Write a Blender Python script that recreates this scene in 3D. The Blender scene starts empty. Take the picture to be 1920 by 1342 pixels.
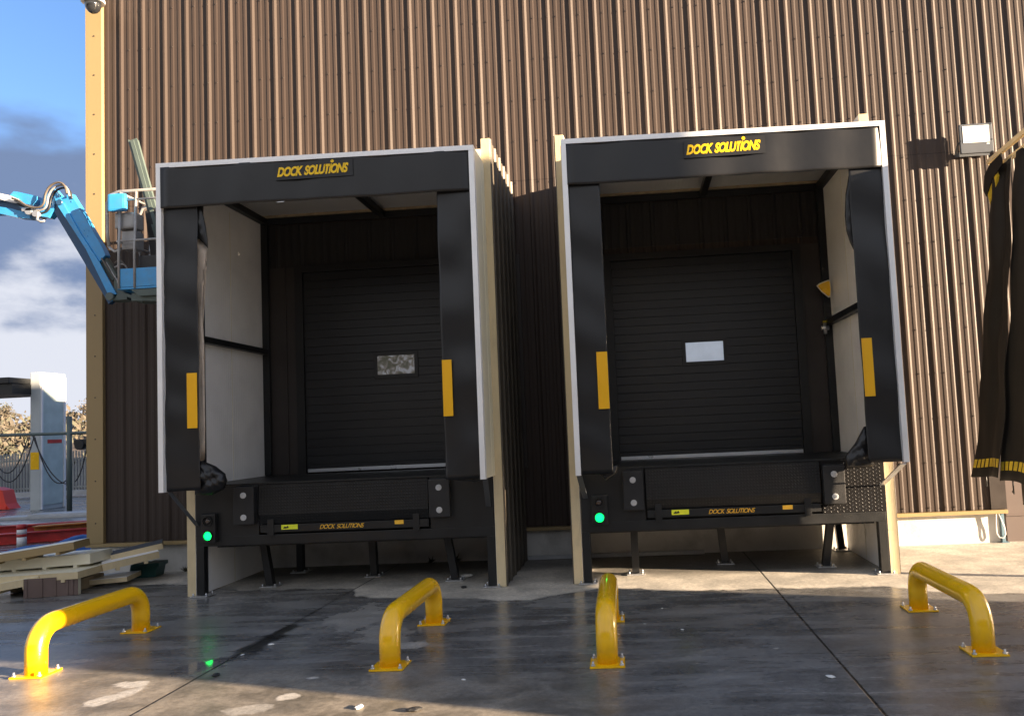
import bpy, bmesh, math, random
from mathutils import Vector, Matrix
random.seed(7)
R = math.radians
sc = bpy.context.scene
col = sc.collection

# ------------------------------------------------------------------ camera
PHW, PHH, F = 1920., 1342., 1498.17
yaw, pit, rol = .0649, .0697, .0456
CAM = Vector((0, -11.4828, 1.8296))
cyw, syw, cp, sp, cr, sr = math.cos(yaw), math.sin(yaw), math.cos(pit), math.sin(pit), math.cos(rol), math.sin(rol)
ex = Vector((cyw, syw, 0)); ey = Vector((-syw, cyw, 0)); ez = Vector((0, 0, 1))
d_ = ey*cp + ez*sp; u0 = -ey*sp + ez*cp
r_ = ex*cr - u0*sr; u_ = ex*sr + u0*cr
cam = bpy.data.cameras.new('camera'); co = bpy.data.objects.new('camera', cam); col.objects.link(co)
m = Matrix.Identity(4)
for i in range(3):
    m[i][0] = r_[i]; m[i][1] = u_[i]; m[i][2] = -d_[i]; m[i][3] = CAM[i]
co.matrix_world = m
cam.sensor_width = 36; cam.lens = F/PHW*36
cam.shift_x = -124.14/PHW; cam.shift_y = 26.63/PHW
cam.clip_start = .1; cam.clip_end = 3000
sc.camera = co

# ------------------------------------------------------------------ light
AZ, EL = R(72), R(10.3)                      # from the wall normal (-Y) towards +X
tosun = Vector((math.sin(AZ)*math.cos(EL), -math.cos(AZ)*math.cos(EL), math.sin(EL)))
sl = bpy.data.lights.new('sun', 'SUN'); sl.energy = 4.0; sl.angle = R(.5); sl.color = (1, .76, .52)
so = bpy.data.objects.new('sun', sl); col.objects.link(so)
so.rotation_euler = (-tosun).to_track_quat('-Z', 'Y').to_euler()
EXPOSURE = 2.92
SKY = .064
w = bpy.data.worlds.new('World'); sc.world = w; w.use_nodes = True
nt = w.node_tree; N = nt.nodes; L = nt.links; N.clear()
out = N.new('ShaderNodeOutputWorld'); bg = N.new('ShaderNodeBackground')
sky = N.new('ShaderNodeTexSky'); sky.sky_type = 'NISHITA'; sky.sun_disc = False
sky.sun_elevation = EL; sky.sun_rotation = math.atan2(tosun.x, tosun.y)
sky.air_density = 1.0; sky.dust_density = .4; sky.ozone_density = 2.5
tc = N.new('ShaderNodeTexCoord'); sep = N.new('ShaderNodeSeparateXYZ'); L.new(tc.outputs['Generated'], sep.inputs[0])
mp = N.new('ShaderNodeMapping'); mp.inputs['Scale'].default_value = (1, 1, 2.0); mp.inputs['Location'].default_value = (.35, .1, .18)
L.new(tc.outputs['Generated'], mp.inputs[0])
def wmath(op, a, b=None, c=None):
    n = N.new('ShaderNodeMath'); n.operation = op
    for i, x in enumerate((a, b, c)):
        if x is None: continue
        if isinstance(x, (int, float)): n.inputs[i].default_value = x
        else: L.new(x, n.inputs[i])
    return n.outputs[0]
def wnoise(s, det, rough=.55):
    n = N.new('ShaderNodeTexNoise'); n.inputs['Scale'].default_value = s; n.inputs['Detail'].default_value = det
    n.inputs['Roughness'].default_value = rough; L.new(mp.outputs[0], n.inputs['Vector']); return n.outputs['Fac']
def wramp(x, a, b):
    n = N.new('ShaderNodeMapRange'); n.interpolation_type = 'SMOOTHSTEP'
    L.new(x, n.inputs[0]); n.inputs[1].default_value = a; n.inputs[2].default_value = b; return n.outputs[0]
n1 = wnoise(2.6, 6, .5)
n2 = wnoise(5.5, 7, .55)
n1b = wmath('ADD', n1, wmath('MULTIPLY', wmath('SUBTRACT', .33, sep.outputs[2]), 2.6))
cov = wramp(n1b, .44, .58)                                   # cloud cover, heavier low in the sky
south_fill = wmath('MULTIPLY', wramp(wmath('MULTIPLY', sep.outputs[1], -1), -.25, .35), wramp(n2, .30, .55))  # bright cloud added out of view to the south as fill light
topfade = wmath('MAXIMUM', cov, wmath('MULTIPLY', south_fill, .9))
lowlit = wramp(wmath('ADD', n2, wmath('MULTIPLY', wmath('SUBTRACT', .20, sep.outputs[2]), 2.2)), .42, .62)
cm = N.new('ShaderNodeMix'); cm.data_type = 'RGBA'; L.new(lowlit, cm.inputs[0])
cm.inputs[6].default_value = (.43, .60, 1.0, 1); cm.inputs[7].default_value = (1.62, 1.68, 1.88, 1)
tint = N.new('ShaderNodeMix'); tint.data_type = 'RGBA'; tint.blend_type = 'MULTIPLY'; tint.inputs[0].default_value = 1
L.new(sky.outputs[0], tint.inputs[6]); tint.inputs[7].default_value = (.52, .56, .68, 1)
cs = N.new('ShaderNodeMix'); cs.data_type = 'RGBA'; L.new(south_fill, cs.inputs[0]); L.new(cm.outputs[2], cs.inputs[6]); cs.inputs[7].default_value = (2.25, 2.2, 2.15, 1)
mx = N.new('ShaderNodeMix'); mx.data_type = 'RGBA'; L.new(topfade, mx.inputs[0])
L.new(tint.outputs[2], mx.inputs[6]); L.new(cs.outputs[2], mx.inputs[7])
L.new(mx.outputs[2], bg.inputs[0]); bg.inputs[1].default_value = SKY; L.new(bg.outputs[0], out.inputs[0])
vs = sc.view_settings; vs.view_transform = 'Standard'; vs.look = 'None'; vs.gamma = 1; vs.exposure = EXPOSURE; vs.use_curve_mapping = False
sc.cycles.max_bounces = 8

# ------------------------------------------------------------------ materials
def nodes(mat):
    mat.use_nodes = True
    return mat.node_tree, mat.node_tree.nodes, mat.node_tree.links
def mat(name, c, rough=.5, metal=0, var=.12, vs_=3.0, bump=0, bs=30, dirt=0, dirtc=(.05,.045,.04), ds=2.0, spec=.5, coat=0, rvar=.1, stretch=None):
    """painted / plain surface with large scale tone variation, optional dirt blotches and fine bump"""
    m = bpy.data.materials.new(name); t, n, l = nodes(m); b = n['Principled BSDF']
    tc = n.new('ShaderNodeTexCoord'); mp = n.new('ShaderNodeMapping'); l.new(tc.outputs['Object'], mp.inputs[0])
    if stretch: mp.inputs['Scale'].default_value = stretch
    nz = n.new('ShaderNodeTexNoise'); nz.inputs['Scale'].default_value = vs_; nz.inputs['Detail'].default_value = 6; l.new(mp.outputs[0], nz.inputs['Vector'])
    rp = n.new('ShaderNodeMapRange'); l.new(nz.outputs['Fac'], rp.inputs[0]); rp.inputs[1].default_value = .3; rp.inputs[2].default_value = .7
    rp.inputs[3].default_value = 1-var; rp.inputs[4].default_value = 1+var
    mu = n.new('ShaderNodeVectorMath'); mu.operation = 'SCALE'; mu.inputs[0].default_value = c; l.new(rp.outputs[0], mu.inputs['Scale'])
    last = mu.outputs[0]
    if dirt:
        d = n.new('ShaderNodeTexNoise'); d.inputs['Scale'].default_value = ds; d.inputs['Detail'].default_value = 9; d.inputs['Roughness'].default_value = .65; l.new(mp.outputs[0], d.inputs['Vector'])
        r2 = n.new('ShaderNodeMapRange'); l.new(d.outputs['Fac'], r2.inputs[0]); r2.inputs[1].default_value = .5; r2.inputs[2].default_value = .72; r2.inputs[4].default_value = dirt
        mm = n.new('ShaderNodeMix'); mm.data_type = 'RGBA'; l.new(r2.outputs[0], mm.inputs[0]); l.new(last, mm.inputs[6]); mm.inputs[7].default_value = (*dirtc, 1); last = mm.outputs[2]
    l.new(last, b.inputs['Base Color'])
    rr = n.new('ShaderNodeMapRange'); l.new(nz.outputs['Fac'], rr.inputs[0]); rr.inputs[3].default_value = max(.03, rough-rvar); rr.inputs[4].default_value = min(1, rough+rvar); l.new(rr.outputs[0], b.inputs['Roughness'])
    b.inputs['Metallic'].default_value = metal; b.inputs['Specular IOR Level'].default_value = spec; b.inputs['Coat Weight'].default_value = coat
    if bump:
        bn = n.new('ShaderNodeTexNoise'); bn.inputs['Scale'].default_value = bs; bn.inputs['Detail'].default_value = 5; l.new(mp.outputs[0], bn.inputs['Vector'])
        bp = n.new('ShaderNodeBump'); bp.inputs['Strength'].default_value = bump; bp.inputs['Distance'].default_value = .01; l.new(bn.outputs['Fac'], bp.inputs['Height']); l.new(bp.outputs[0], b.inputs['Normal'])
    return m
def lined(name, c, axis, period, depth=.4, **k):
    """sheet with fine pressed lines across one object axis"""
    m = mat(name, c, **k); t, n, l = nodes(m); b = n['Principled BSDF']
    tc = n.new('ShaderNodeTexCoord'); w_ = n.new('ShaderNodeTexWave'); w_.bands_direction = axis; w_.inputs['Scale'].default_value = .314/period  # wave period 2pi/20/scale
    l.new(tc.outputs['Object'], w_.inputs['Vector']); bp = n.new('ShaderNodeBump'); bp.inputs['Strength'].default_value = depth; bp.inputs['Distance'].default_value = .004
    l.new(w_.outputs['Fac'], bp.inputs['Height']); l.new(bp.outputs[0], b.inputs['Normal']); return m
M = {}
M['brown'] = mat('brown_cladding', (.056, .042, .0355), .5, .0, var=.05, vs_=1.2, dirt=.12, dirtc=(.075,.06,.052), ds=1.3, stretch=(1, 1, .25), coat=0, spec=.22)
t_, n_, l_ = nodes(M['brown']); b_ = n_['Principled BSDF']; lk = b_.inputs['Base Color'].links[0].from_socket
g_ = n_.new('ShaderNodeNewGeometry'); sx_ = n_.new('ShaderNodeSeparateXYZ'); l_.new(g_.outputs['Position'], sx_.inputs[0])
def q_m(op, a, b): 
    q = n_.new('ShaderNodeMath'); q.operation = op
    for i, x in enumerate((a, b)):
        if isinstance(x, (int, float)): q.inputs[i].default_value = x
        else: l_.new(x, q.inputs[i])
    return q.outputs[0]
fl = q_m('FLOOR', q_m('DIVIDE', q_m('ADD', sx_.outputs[0], 5.19), 1.0455), 0); wn = n_.new('ShaderNodeTexWhiteNoise'); wn.noise_dimensions = '1D'; l_.new(fl, wn.inputs['W'])
tone = q_m('ADD', q_m('MULTIPLY', wn.outputs['Value'], .16), .92)
lap = q_m('LESS_THAN', q_m('ABSOLUTE', q_m('SUBTRACT', sx_.outputs[2], 5.50), 0), .006); tone = q_m('MULTIPLY', tone, q_m('SUBTRACT', 1, q_m('MULTIPLY', lap, .45)))
sc_ = n_.new('ShaderNodeVectorMath'); sc_.operation = 'SCALE'; l_.new(lk, sc_.inputs[0]); l_.new(tone, sc_.inputs['Scale']); l_.new(sc_.outputs[0], b_.inputs['Base Color'])
M['brown_edge'] = mat('brown_edge', (.036, .029, .026), .4)
M['tan'] = mat('tan_flashing', (.33, .24, .115), .42, var=.05, vs_=1.5, dirt=.15, dirtc=(.25,.18,.09), stretch=(1,1,.2))
M['beige'] = mat('beige_foam_edge', (.66, .54, .33), .7, var=.06, vs_=5, bump=.2, bs=60, dirt=.35, dirtc=(.22,.18,.12), ds=3.0, stretch=(1,1,.35))
M['cream'] = mat('cream_panel', (.78, .74, .58), .4, var=.03)
M['white'] = lined('white_lined_panel', (.90, .89, .87), 'Y', .05, .5, rough=.4, var=.04, dirt=.12, dirtc=(.3,.28,.25))
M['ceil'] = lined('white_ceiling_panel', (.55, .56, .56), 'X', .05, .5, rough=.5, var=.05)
M['alu'] = mat('aluminium_profile', (.90, .91, .92), .4, .3, var=.04, vs_=4)
M['steel'] = mat('galvanised_steel', (.55, .56, .57), .4, .8, var=.1, vs_=30)
M['black'] = mat('black_painted_steel', (.009, .010, .011), .42, var=.2, vs_=5, dirt=.35, dirtc=(.024,.023,.021), bump=.08)
M['rubber'] = mat('bumper_rubber', (.013, .014, .016), .5, var=.15, vs_=8, bump=.15, bs=80, dirt=.3, dirtc=(.035,.033,.03))
M['pvc'] = mat('black_pvc_curtain', (.0105, .011, .0125), .36, var=.15, vs_=1.5, bump=.22, bs=5, spec=.5, dirt=.25, dirtc=(.024,.023,.022), ds=2.2)
M['pvc2'] = mat('grey_weathered_curtain', (.010, .0102, .011), .65, spec=.2, var=.2, vs_=1.6, dirt=.4, dirtc=(.018,.0178,.0175), ds=3, bump=.25, bs=9)
M['reverse'] = mat('pale_fabric_reverse', (.42, .36, .30), .6, var=.15, vs_=5, bump=.4, bs=14, dirt=.4, dirtc=(.16,.13,.11), ds=7)
M['yellow'] = mat('yellow_paint', (1.0, .56, .004), .26, var=.05, vs_=4, coat=.5, dirt=.07, dirtc=(.25,.15,.03), ds=5, bump=.05, bs=25)
M['yband'] = mat('yellow_reflective_band', (.88, .46, .003), .4, var=.03)
M['ylet'] = mat('yellow_lettering', (.90, .58, .004), .45, var=.02)
M['patch'] = mat('logo_backing_patch', (.011, .0115, .013), .42)
M['ylabel'] = mat('lime_yellow_sticker', (.85, .9, .04), .5, var=.08, vs_=30)
M['olabel'] = mat('orange_sticker', (1, .56, .05), .5, var=.1, vs_=50)
M['door'] = lined('door_leaf', (.017, .0175, .019), 'Z', .06, .12, rough=.42, var=.08)
M['dframe'] = mat('door_frame', (.012, .012, .012), .45)
M['silver'] = mat('silver_strip', (.75, .77, .8), .3, .6, var=.03)
M['blue'] = mat('blue_machine_paint', (.035, .30, .66), .35, var=.1, vs_=6, coat=.3, dirt=.35, dirtc=(.12,.2,.28), ds=9)
M['dblue'] = mat('dark_blue_paint', (.02, .07, .16), .4, var=.1)
M['hose'] = mat('grey_brown_hose', (.10, .085, .07), .5)
M['hoseb'] = mat('black_hose', (.02, .02, .022), .5)
M['greybar'] = mat('scuffed_grey_tube', (.36, .36, .36), .4, .3, dirt=.4, ds=12)
M['section'] = mat('grey_green_section', (.085, .115, .108), .45, var=.1)
M['greenbox'] = mat('dark_green_plastic', (.012, .075, .07), .5, var=.15)
M['plinth'] = mat('painted_plinth', (.62, .61, .58), .75, var=.08, vs_=2, bump=.3, bs=25, dirt=.5, dirtc=(.25,.25,.22), ds=2.2)
M['batten'] = mat('grey_batten', (.42, .43, .44), .6)
M['red'] = mat('red_paint', (.50, .035, .03), .45, var=.2, vs_=5, dirt=.3)
M['boltgrey'] = mat('zinc_bolt_head', (.55, .56, .57), .35, .1)
M['redpl'] = mat('bright_red_plastic', (.85, .07, .04), .5, var=.05)
M['orange'] = mat('rusty_orange_steel', (.46, .19, .03), .6, var=.3, vs_=6, dirt=.5, dirtc=(.12,.05,.02), ds=7)
M['tarp'] = mat('blue_sheet', (.01, .07, .28), .45, var=.3, vs_=4, bump=.6, bs=7)
M['wpl'] = mat('white_plastic', (.8, .8, .8), .45, var=.03)
M['dome'] = mat('smoked_dome', (.02, .022, .026), .08, var=.02, coat=1)
M['dkgrey'] = mat('dark_grey_casting', (.075, .085, .10), .45, var=.1)
M['locker'] = mat('pale_grey_cabinet', (.46, .50, .51), .4, var=.06)
M['offbrown'] = mat('offcut_skin', (.15, .105, .09), .5)
M['taupe'] = mat('taupe_panel_skin', (.085, .072, .056), .5, var=.1)
M['shade_sheet'] = mat('painted_shade_sheet', (.016, .0145, .014), .5, var=.1)
M['plateblack'] = mat('matt_black_plate', (.008, .008, .0085), .55, var=.1, spec=.12)
M['tread'] = mat('worn_tread', (.11, .112, .115), .35, .6)
M['mauve'] = mat('mauve_brown_panel', (.11, .085, .078), .5, var=.06, vs_=1)
M['bluepipe'] = mat('blue_grey_pipe', (.10, .17, .22), .45)
M['wood'] = mat('timber_lath', (.35, .27, .17), .7, var=.25, vs_=8, stretch=(1, 1, .2))
M['bark'] = mat('bark', (.13, .10, .075), .9, var=.3, vs_=9)
M['leaf'] = mat('autumn_leaves', (.085, .072, .052), .7, var=.5, vs_=2)
M['leafg'] = mat('olive_leaves', (.065, .065, .04), .7, var=.5, vs_=2)
M['leafr'] = mat('russet_leaves', (.13, .085, .06), .7, var=.4, vs_=2)
M['bank'] = mat('earth_bank', (.075, .062, .052), .9, var=.35, vs_=.8, bump=.5, bs=2, dirt=.6, dirtc=(.04,.045,.02), ds=.5)
M['fence'] = lined('grey_sheet_fence', (.30, .31, .29), 'X', .25, 1.0, rough=.6, var=.2, vs_=.8, dirt=.4, dirtc=(.09,.09,.08), ds=.6)
M['paper'] = mat('pale_litter', (.75, .74, .7), .7)
M['darklit'] = mat('dark_litter', (.02, .02, .02), .7)
M['truck'] = mat('truck_white', (.6, .6, .6), .5)
M['tyre'] = mat('tyre', (.02, .02, .02), .8)
M['clearrail'] = mat('weathered_yellow_fabric', (.48, .36, .02), .5, var=.25, vs_=12)
def glow(name, c, s):
    m = bpy.data.materials.new(name); t, n, l = nodes(m); b = n['Principled BSDF']
    b.inputs['Base Color'].default_value = (*c, 1); b.inputs['Emission Color'].default_value = (*c, 1); b.inputs['Emission Strength'].default_value = s; return m
M['green'] = glow('green_signal_lens', (.001, .8, .085), .8)
M['redlens'] = mat('unlit_lens', (.03, .02, .018), .15, coat=1)
M['glaze'] = mat('pale_green_glazing', (.50, .60, .59), .2, var=.1, coat=.6)
M['floodglass'] = mat('flood_glass', (.85, .85, .82), .12, var=.02, coat=1)
def glassm(name, c, rough, bump):
    m = mat(name, c, rough, .75, var=.05, vs_=8, bump=bump, bs=9, rvar=.02); return m
M['pane1'] = glassm('mottled_reflection_pane', (.34, .36, .38), .22, .8)
t_, n_, l_ = nodes(M['pane1']); b_ = n_['Principled BSDF']; q_ = n_.new('ShaderNodeTexNoise'); q_.inputs['Scale'].default_value = 9; q_.inputs['Detail'].default_value = 7; q_.inputs['Distortion'].default_value = 1.5
tc_ = n_.new('ShaderNodeTexCoord'); l_.new(tc_.outputs['Object'], q_.inputs['Vector']); cr_ = n_.new('ShaderNodeValToRGB'); e_ = cr_.color_ramp.elements
e_[0].position = .40; e_[0].color = (.09, .09, .07, 1); e_[1].position = .62; e_[1].color = (.34, .35, .38, 1); k_ = e_.new(.50); k_.color = (.17, .155, .14, 1)  # mottled colours and glow painted in for trees mirrored in the glass
l_.new(q_.outputs['Fac'], cr_.inputs[0]); l_.new(cr_.outputs[0], b_.inputs['Base Color']); l_.new(cr_.outputs[0], b_.inputs['Emission Color']); b_.inputs['Emission Strength'].default_value = .045; b_.inputs['Metallic'].default_value = .2
M['pane2'] = glassm('glowing_window_pane', (.8, .85, .9), .3, .05); M['pane2'].node_tree.nodes['Principled BSDF'].inputs['Emission Color'].default_value = (.62, .76, 1, 1); M['pane2'].node_tree.nodes['Principled BSDF'].inputs['Emission Strength'].default_value = .03  # faint glow added to stand in for sky reflected in the pane

# checker plate: raised lozenges as bump
def checker(name, strength):
    m = mat(name, (.011, .0115, .012), .34, .2, var=.1); t, n, l = nodes(m); b = n['Principled BSDF']
    tc = n.new('ShaderNodeTexCoord'); sx = n.new('ShaderNodeSeparateXYZ'); l.new(tc.outputs['Object'], sx.inputs[0])
    def mt(op, a, b_=None):
        q = n.new('ShaderNodeMath'); q.operation = op
        for i, x in enumerate((a, b_)):
            if x is None: continue
            if isinstance(x, (int, float)): q.inputs[i].default_value = x
            else: l.new(x, q.inputs[i])
        return q.outputs[0]
    X, Z = sx.outputs[0], sx.outputs[2]; k = 2*math.pi/.05
    s = mt('MULTIPLY', mt('SINE', mt('MULTIPLY', mt('ADD', X, Z), k*.7)), mt('SINE', mt('MULTIPLY', mt('SUBTRACT', X, Z), k*.7)))
    r = n.new('ShaderNodeMapRange'); r.interpolation_type = 'SMOOTHSTEP'; l.new(s, r.inputs[0]); r.inputs[1].default_value = .35; r.inputs[2].default_value = .8
    bp = n.new('ShaderNodeBump'); bp.inputs['Strength'].default_value = strength; bp.inputs['Distance'].default_value = .006; l.new(r.outputs[0], bp.inputs['Height']); l.new(bp.outputs[0], b.inputs['Normal'])
    return m
M['plate'] = checker('checker_plate', .5)

# ------------------------------------------------------------------ wet concrete yard
def ground_mat():
    m = bpy.data.materials.new('wet_concrete'); t, n, l = nodes(m); b = n['Principled BSDF']
    g = n.new('ShaderNodeNewGeometry'); P = g.outputs['Position']; sx = n.new('ShaderNodeSeparateXYZ'); l.new(P, sx.inputs[0]); X, Y = sx.outputs[0], sx.outputs[1]
    def mt(op, a, b_=None, c_=None):
        q = n.new('ShaderNodeMath'); q.operation = op
        for i, x in enumerate((a, b_, c_)):
            if x is None: continue
            if isinstance(x, (int, float)): q.inputs[i].default_value = x
            else: l.new(x, q.inputs[i])
        return q.outputs[0]
    def noise(s, det=8, rough=.6, st=None, dist=0):
        q = n.new('ShaderNodeTexNoise'); q.inputs['Scale'].default_value = s; q.inputs['Detail'].default_value = det; q.inputs['Roughness'].default_value = rough; q.inputs['Distortion'].default_value = dist
        if st:
            mp = n.new('ShaderNodeMapping'); mp.inputs['Scale'].default_value = st; l.new(P, mp.inputs[0]); l.new(mp.outputs[0], q.inputs['Vector'])
        else: l.new(P, q.inputs['Vector'])
        return q.outputs['Fac']
    def ss(x, a, b_, lo=0, hi=1):
        q = n.new('ShaderNodeMapRange'); q.interpolation_type = 'SMOOTHSTEP'; l.new(x, q.inputs[0])
        for i, v in enumerate((a, b_, lo, hi)): q.inputs[i+1].default_value = v
        return q.outputs[0]
    def mixc(f, a, b_, mode='MIX'):
        q = n.new('ShaderNodeMix'); q.data_type = 'RGBA'; q.blend_type = mode
        if isinstance(f, (int, float)): q.inputs[0].default_value = f
        else: l.new(f, q.inputs[0])
        for i, x in ((6, a), (7, b_)):
            if isinstance(x, tuple): q.inputs[i].default_value = (*x, 1)
            else: l.new(x, q.inputs[i])
        return q.outputs[2]
    big = noise(.55, 5); mid = noise(2.2, 8, .62, dist=.4); fine = noise(22, 8, .7); streak = noise(1.6, 8, .62, (.45, 2.4, 1), .3)
    wob = mt('MULTIPLY', mt('SUBTRACT', mid, .5), 1.0)
    wob2 = mt('SUBTRACT', noise(6.5, 6, .6, dist=.6), .5)
    # dry edge: y threshold as a function of x
    ramp = n.new('ShaderNodeFloatCurve'); cv = ramp.mapping.curves[0]
    pts = [(-9, -.6), (-6, -1.1), (-5, -1.65), (-3.5, -1.75), (-3.3, -2.3), (-1.2, -2.75), (-.5, -2.25), (.0, -2.30), (.12, -2.50), (2.6, -2.62), (3.0, -2.95), (3.8, -3.2), (6, -3.3), (9, -3.3)]
    cv.points[0].location = ((pts[0][0]+9)/18, (pts[0][1]+4)/4); cv.points[1].location = (1, (pts[-1][1]+4)/4)
    for px, py in pts[1:-1]: cv.points.new((px+9)/18, (py+4)/4)
    for p_ in cv.points: p_.handle_type = 'VECTOR'
    ramp.mapping.update()
    l.new(mt('DIVIDE', mt('ADD', X, 9.), 18.), ramp.inputs['Value'])
    thr = mt('SUBTRACT', mt('MULTIPLY', ramp.outputs[0], 4.), 4.)
    dd = mt('ADD', mt('SUBTRACT', Y, thr), mt('MULTIPLY', wob, .35))
    dry = mt('MULTIPLY', ss(dd, -.03, .06), ss(Y, 1.2, .3))
    # pale half dried blotches
    def blob(cx, cy, rx, ry, amp=.9, ang=0.):
        a = mt('SUBTRACT', X, cx); b1 = mt('SUBTRACT', Y, cy); ca, sa = math.cos(ang), math.sin(ang)
        xx = mt('DIVIDE', mt('ADD', mt('MULTIPLY', a, ca), mt('MULTIPLY', b1, sa)), rx); yy = mt('DIVIDE', mt('SUBTRACT', mt('MULTIPLY', b1, ca), mt('MULTIPLY', a, sa)), ry)
        d2 = mt('SQRT', mt('ADD', mt('MULTIPLY', xx, xx), mt('MULTIPLY', yy, yy)))
        d3 = mt('ADD', mt('ADD', d2, mt('MULTIPLY', wob, 2.4)), mt('MULTIPLY', wob2, 1.9))
        return mt('MULTIPLY', ss(d3, 1.12, .72), amp)
    bl = None
    for a in [(-2.86, -3.35, .33, .62, .42, .1), (-2.45, -3.95, .25, .55, .42, .5), (-2.03, -4.44, .16, .12, .8), (-3.97, -5.36, .14, .09, 1), (-3.93, -5.62, .10, .26, 1, -.55), (-2.57, -5.31, .06, .035, 1),
              (-2.58, -5.75, .07, .07, 1), (-2.75, -6.0, .14, .1, .6, .3), (1.06, -4.85, .03, .02, 1), (-5.1, -4.65, .5, .06, .6)]:
        o = blob(*a); bl = o if bl is None else mt('MAXIMUM', bl, o)
    damp = mt('MULTIPLY', ss(mt('SUBTRACT', mt('SUBTRACT', -4.9, Y), mt('MULTIPLY', mt('ADD', X, 4.), .12)), -.25, .5), ss(X, .2, -1.2))   # drier, sandier slab at the bottom left
    wetc = mixc(ss(mid, .35, .68), (.108, .106, .102), (.185, .182, .175))
    wetc = mixc(ss(streak, .44, .66, 0, .5), wetc, (.29, .285, .275)); wetc = mixc(ss(streak, .48, .34, 0, .42), wetc, (.065, .062, .058))
    warm = mixc(ss(big, .5, .64, 0, .25), wetc, (.15, .125, .10))
    dampc = mixc(ss(mid, .36, .64), (.14, .125, .10), (.30, .265, .215))
    c = mixc(mt('MULTIPLY', damp, ss(big, .3, .62, .55, 1)), warm, dampc)
    dryc = mixc(ss(mid, .36, .66), (.36, .34, .30), (.56, .52, .45)); dryc = mixc(ss(streak, .5, .75, 0, .5), dryc, (.22, .20, .17))
    c = mixc(dry, c, dryc)
    c = mixc(bl, c, (.44, .42, .38))
    under = mt('MULTIPLY', mt('MULTIPLY', mt('MAXIMUM', ss(Y, -1.1, -.5), mt('MULTIPLY', ss(Y, -1.75, -1.3), ss(X, -.9, -.5))), ss(X, 3.2, 2.6)), ss(X, -5.6, -5.2))  # darkens the concrete colour to paint in shade beneath the pods
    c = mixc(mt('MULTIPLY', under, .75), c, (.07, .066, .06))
    # construction joints
    def jl(v, at, wd, amp): return mt('MULTIPLY', ss(mt('ABSOLUTE', mt('ADD', mt('SUBTRACT', v, at), mt('MULTIPLY', mt('SUBTRACT', fine, .5), .014))), wd, wd*.45), amp)
    jx1 = mt('ADD', -3.50, mt('MULTIPLY', mt('SUBTRACT', mt('MULTIPLY', Y, -1), 3.), -.016))
    j1 = jl(mt('SUBTRACT', X, jx1), 0, .013, 1); j2 = jl(X, 1.452, .013, 1)
    j3 = jl(mt('SUBTRACT', Y, mt('MULTIPLY', mt('ADD', X, 2), -.022)), -5.08, .010, 1)
    # crumbly dark border on the long left joint
    cr1 = mt('MULTIPLY', ss(mt('ADD', mt('ABSOLUTE', mt('SUBTRACT', mt('SUBTRACT', X, jx1), .03)), mt('MULTIPLY', wob, .55)), .10, .02), mt('MULTIPLY', ss(Y, -4.9, -4.4), ss(Y, -3.2, -3.7)))
    c = mixc(mt('MULTIPLY', cr1, .9), c, (.014, .014, .014))
    cj = mixc(mt('MAXIMUM', j1, j2), c, (.010, .010, .010)); c = mixc(mt('MULTIPLY', j3, .8), cj, (.24, .235, .22))
    c = mixc(.35, c, mixc(ss(fine, .3, .7), (.3, .3, .3), (1.7, 1.7, 1.7)), 'MULTIPLY')
    grit = noise(120, 3, .8); c = mixc(.5, c, mixc(ss(grit, .35, .68), (.62, .62, .62), (1.45, 1.45, 1.45)), 'MULTIPLY')
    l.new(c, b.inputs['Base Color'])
    wet = mt('SUBTRACT', 1, mt('MAXIMUM', dry, mt('MULTIPLY', bl, .8)))
    wet = mt('MULTIPLY', wet, mt('SUBTRACT', 1, mt('MULTIPLY', damp, .35)))
    rw = ss(mt('ADD', mt('MULTIPLY', streak, .5), mt('MULTIPLY', big, .5)), .34, .66, .16, .40)
    rough = mt('ADD', mt('MULTIPLY', wet, rw), mt('MULTIPLY', mt('SUBTRACT', 1, wet), .58))
    pud = blob(-3.66, -4.92, .16, .30, 1); rough = mt('ADD', mt('MULTIPLY', rough, mt('SUBTRACT', 1, pud)), mt('MULTIPLY', pud, .045))
    l.new(rough, b.inputs['Roughness']); b.inputs['IOR'].default_value = 1.6
    h = mt('ADD', mt('MULTIPLY', fine, mt('ADD', .16, mt('MULTIPLY', mt('SUBTRACT', 1, wet), .8))), mt('MULTIPLY', streak, .5))
    h = mt('MULTIPLY', mt('SUBTRACT', h, mt('MULTIPLY', mt('MAXIMUM', j1, j2), 2.5)), mt('SUBTRACT', 1, mt('MULTIPLY', pud, .85)))
    bp = n.new('ShaderNodeBump'); bp.inputs['Strength'].default_value = .25; bp.inputs['Distance'].default_value = .008; l.new(h, bp.inputs['Height']); l.new(bp.outputs[0], b.inputs['Normal'])
    return m
M['ground'] = ground_mat()

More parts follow.
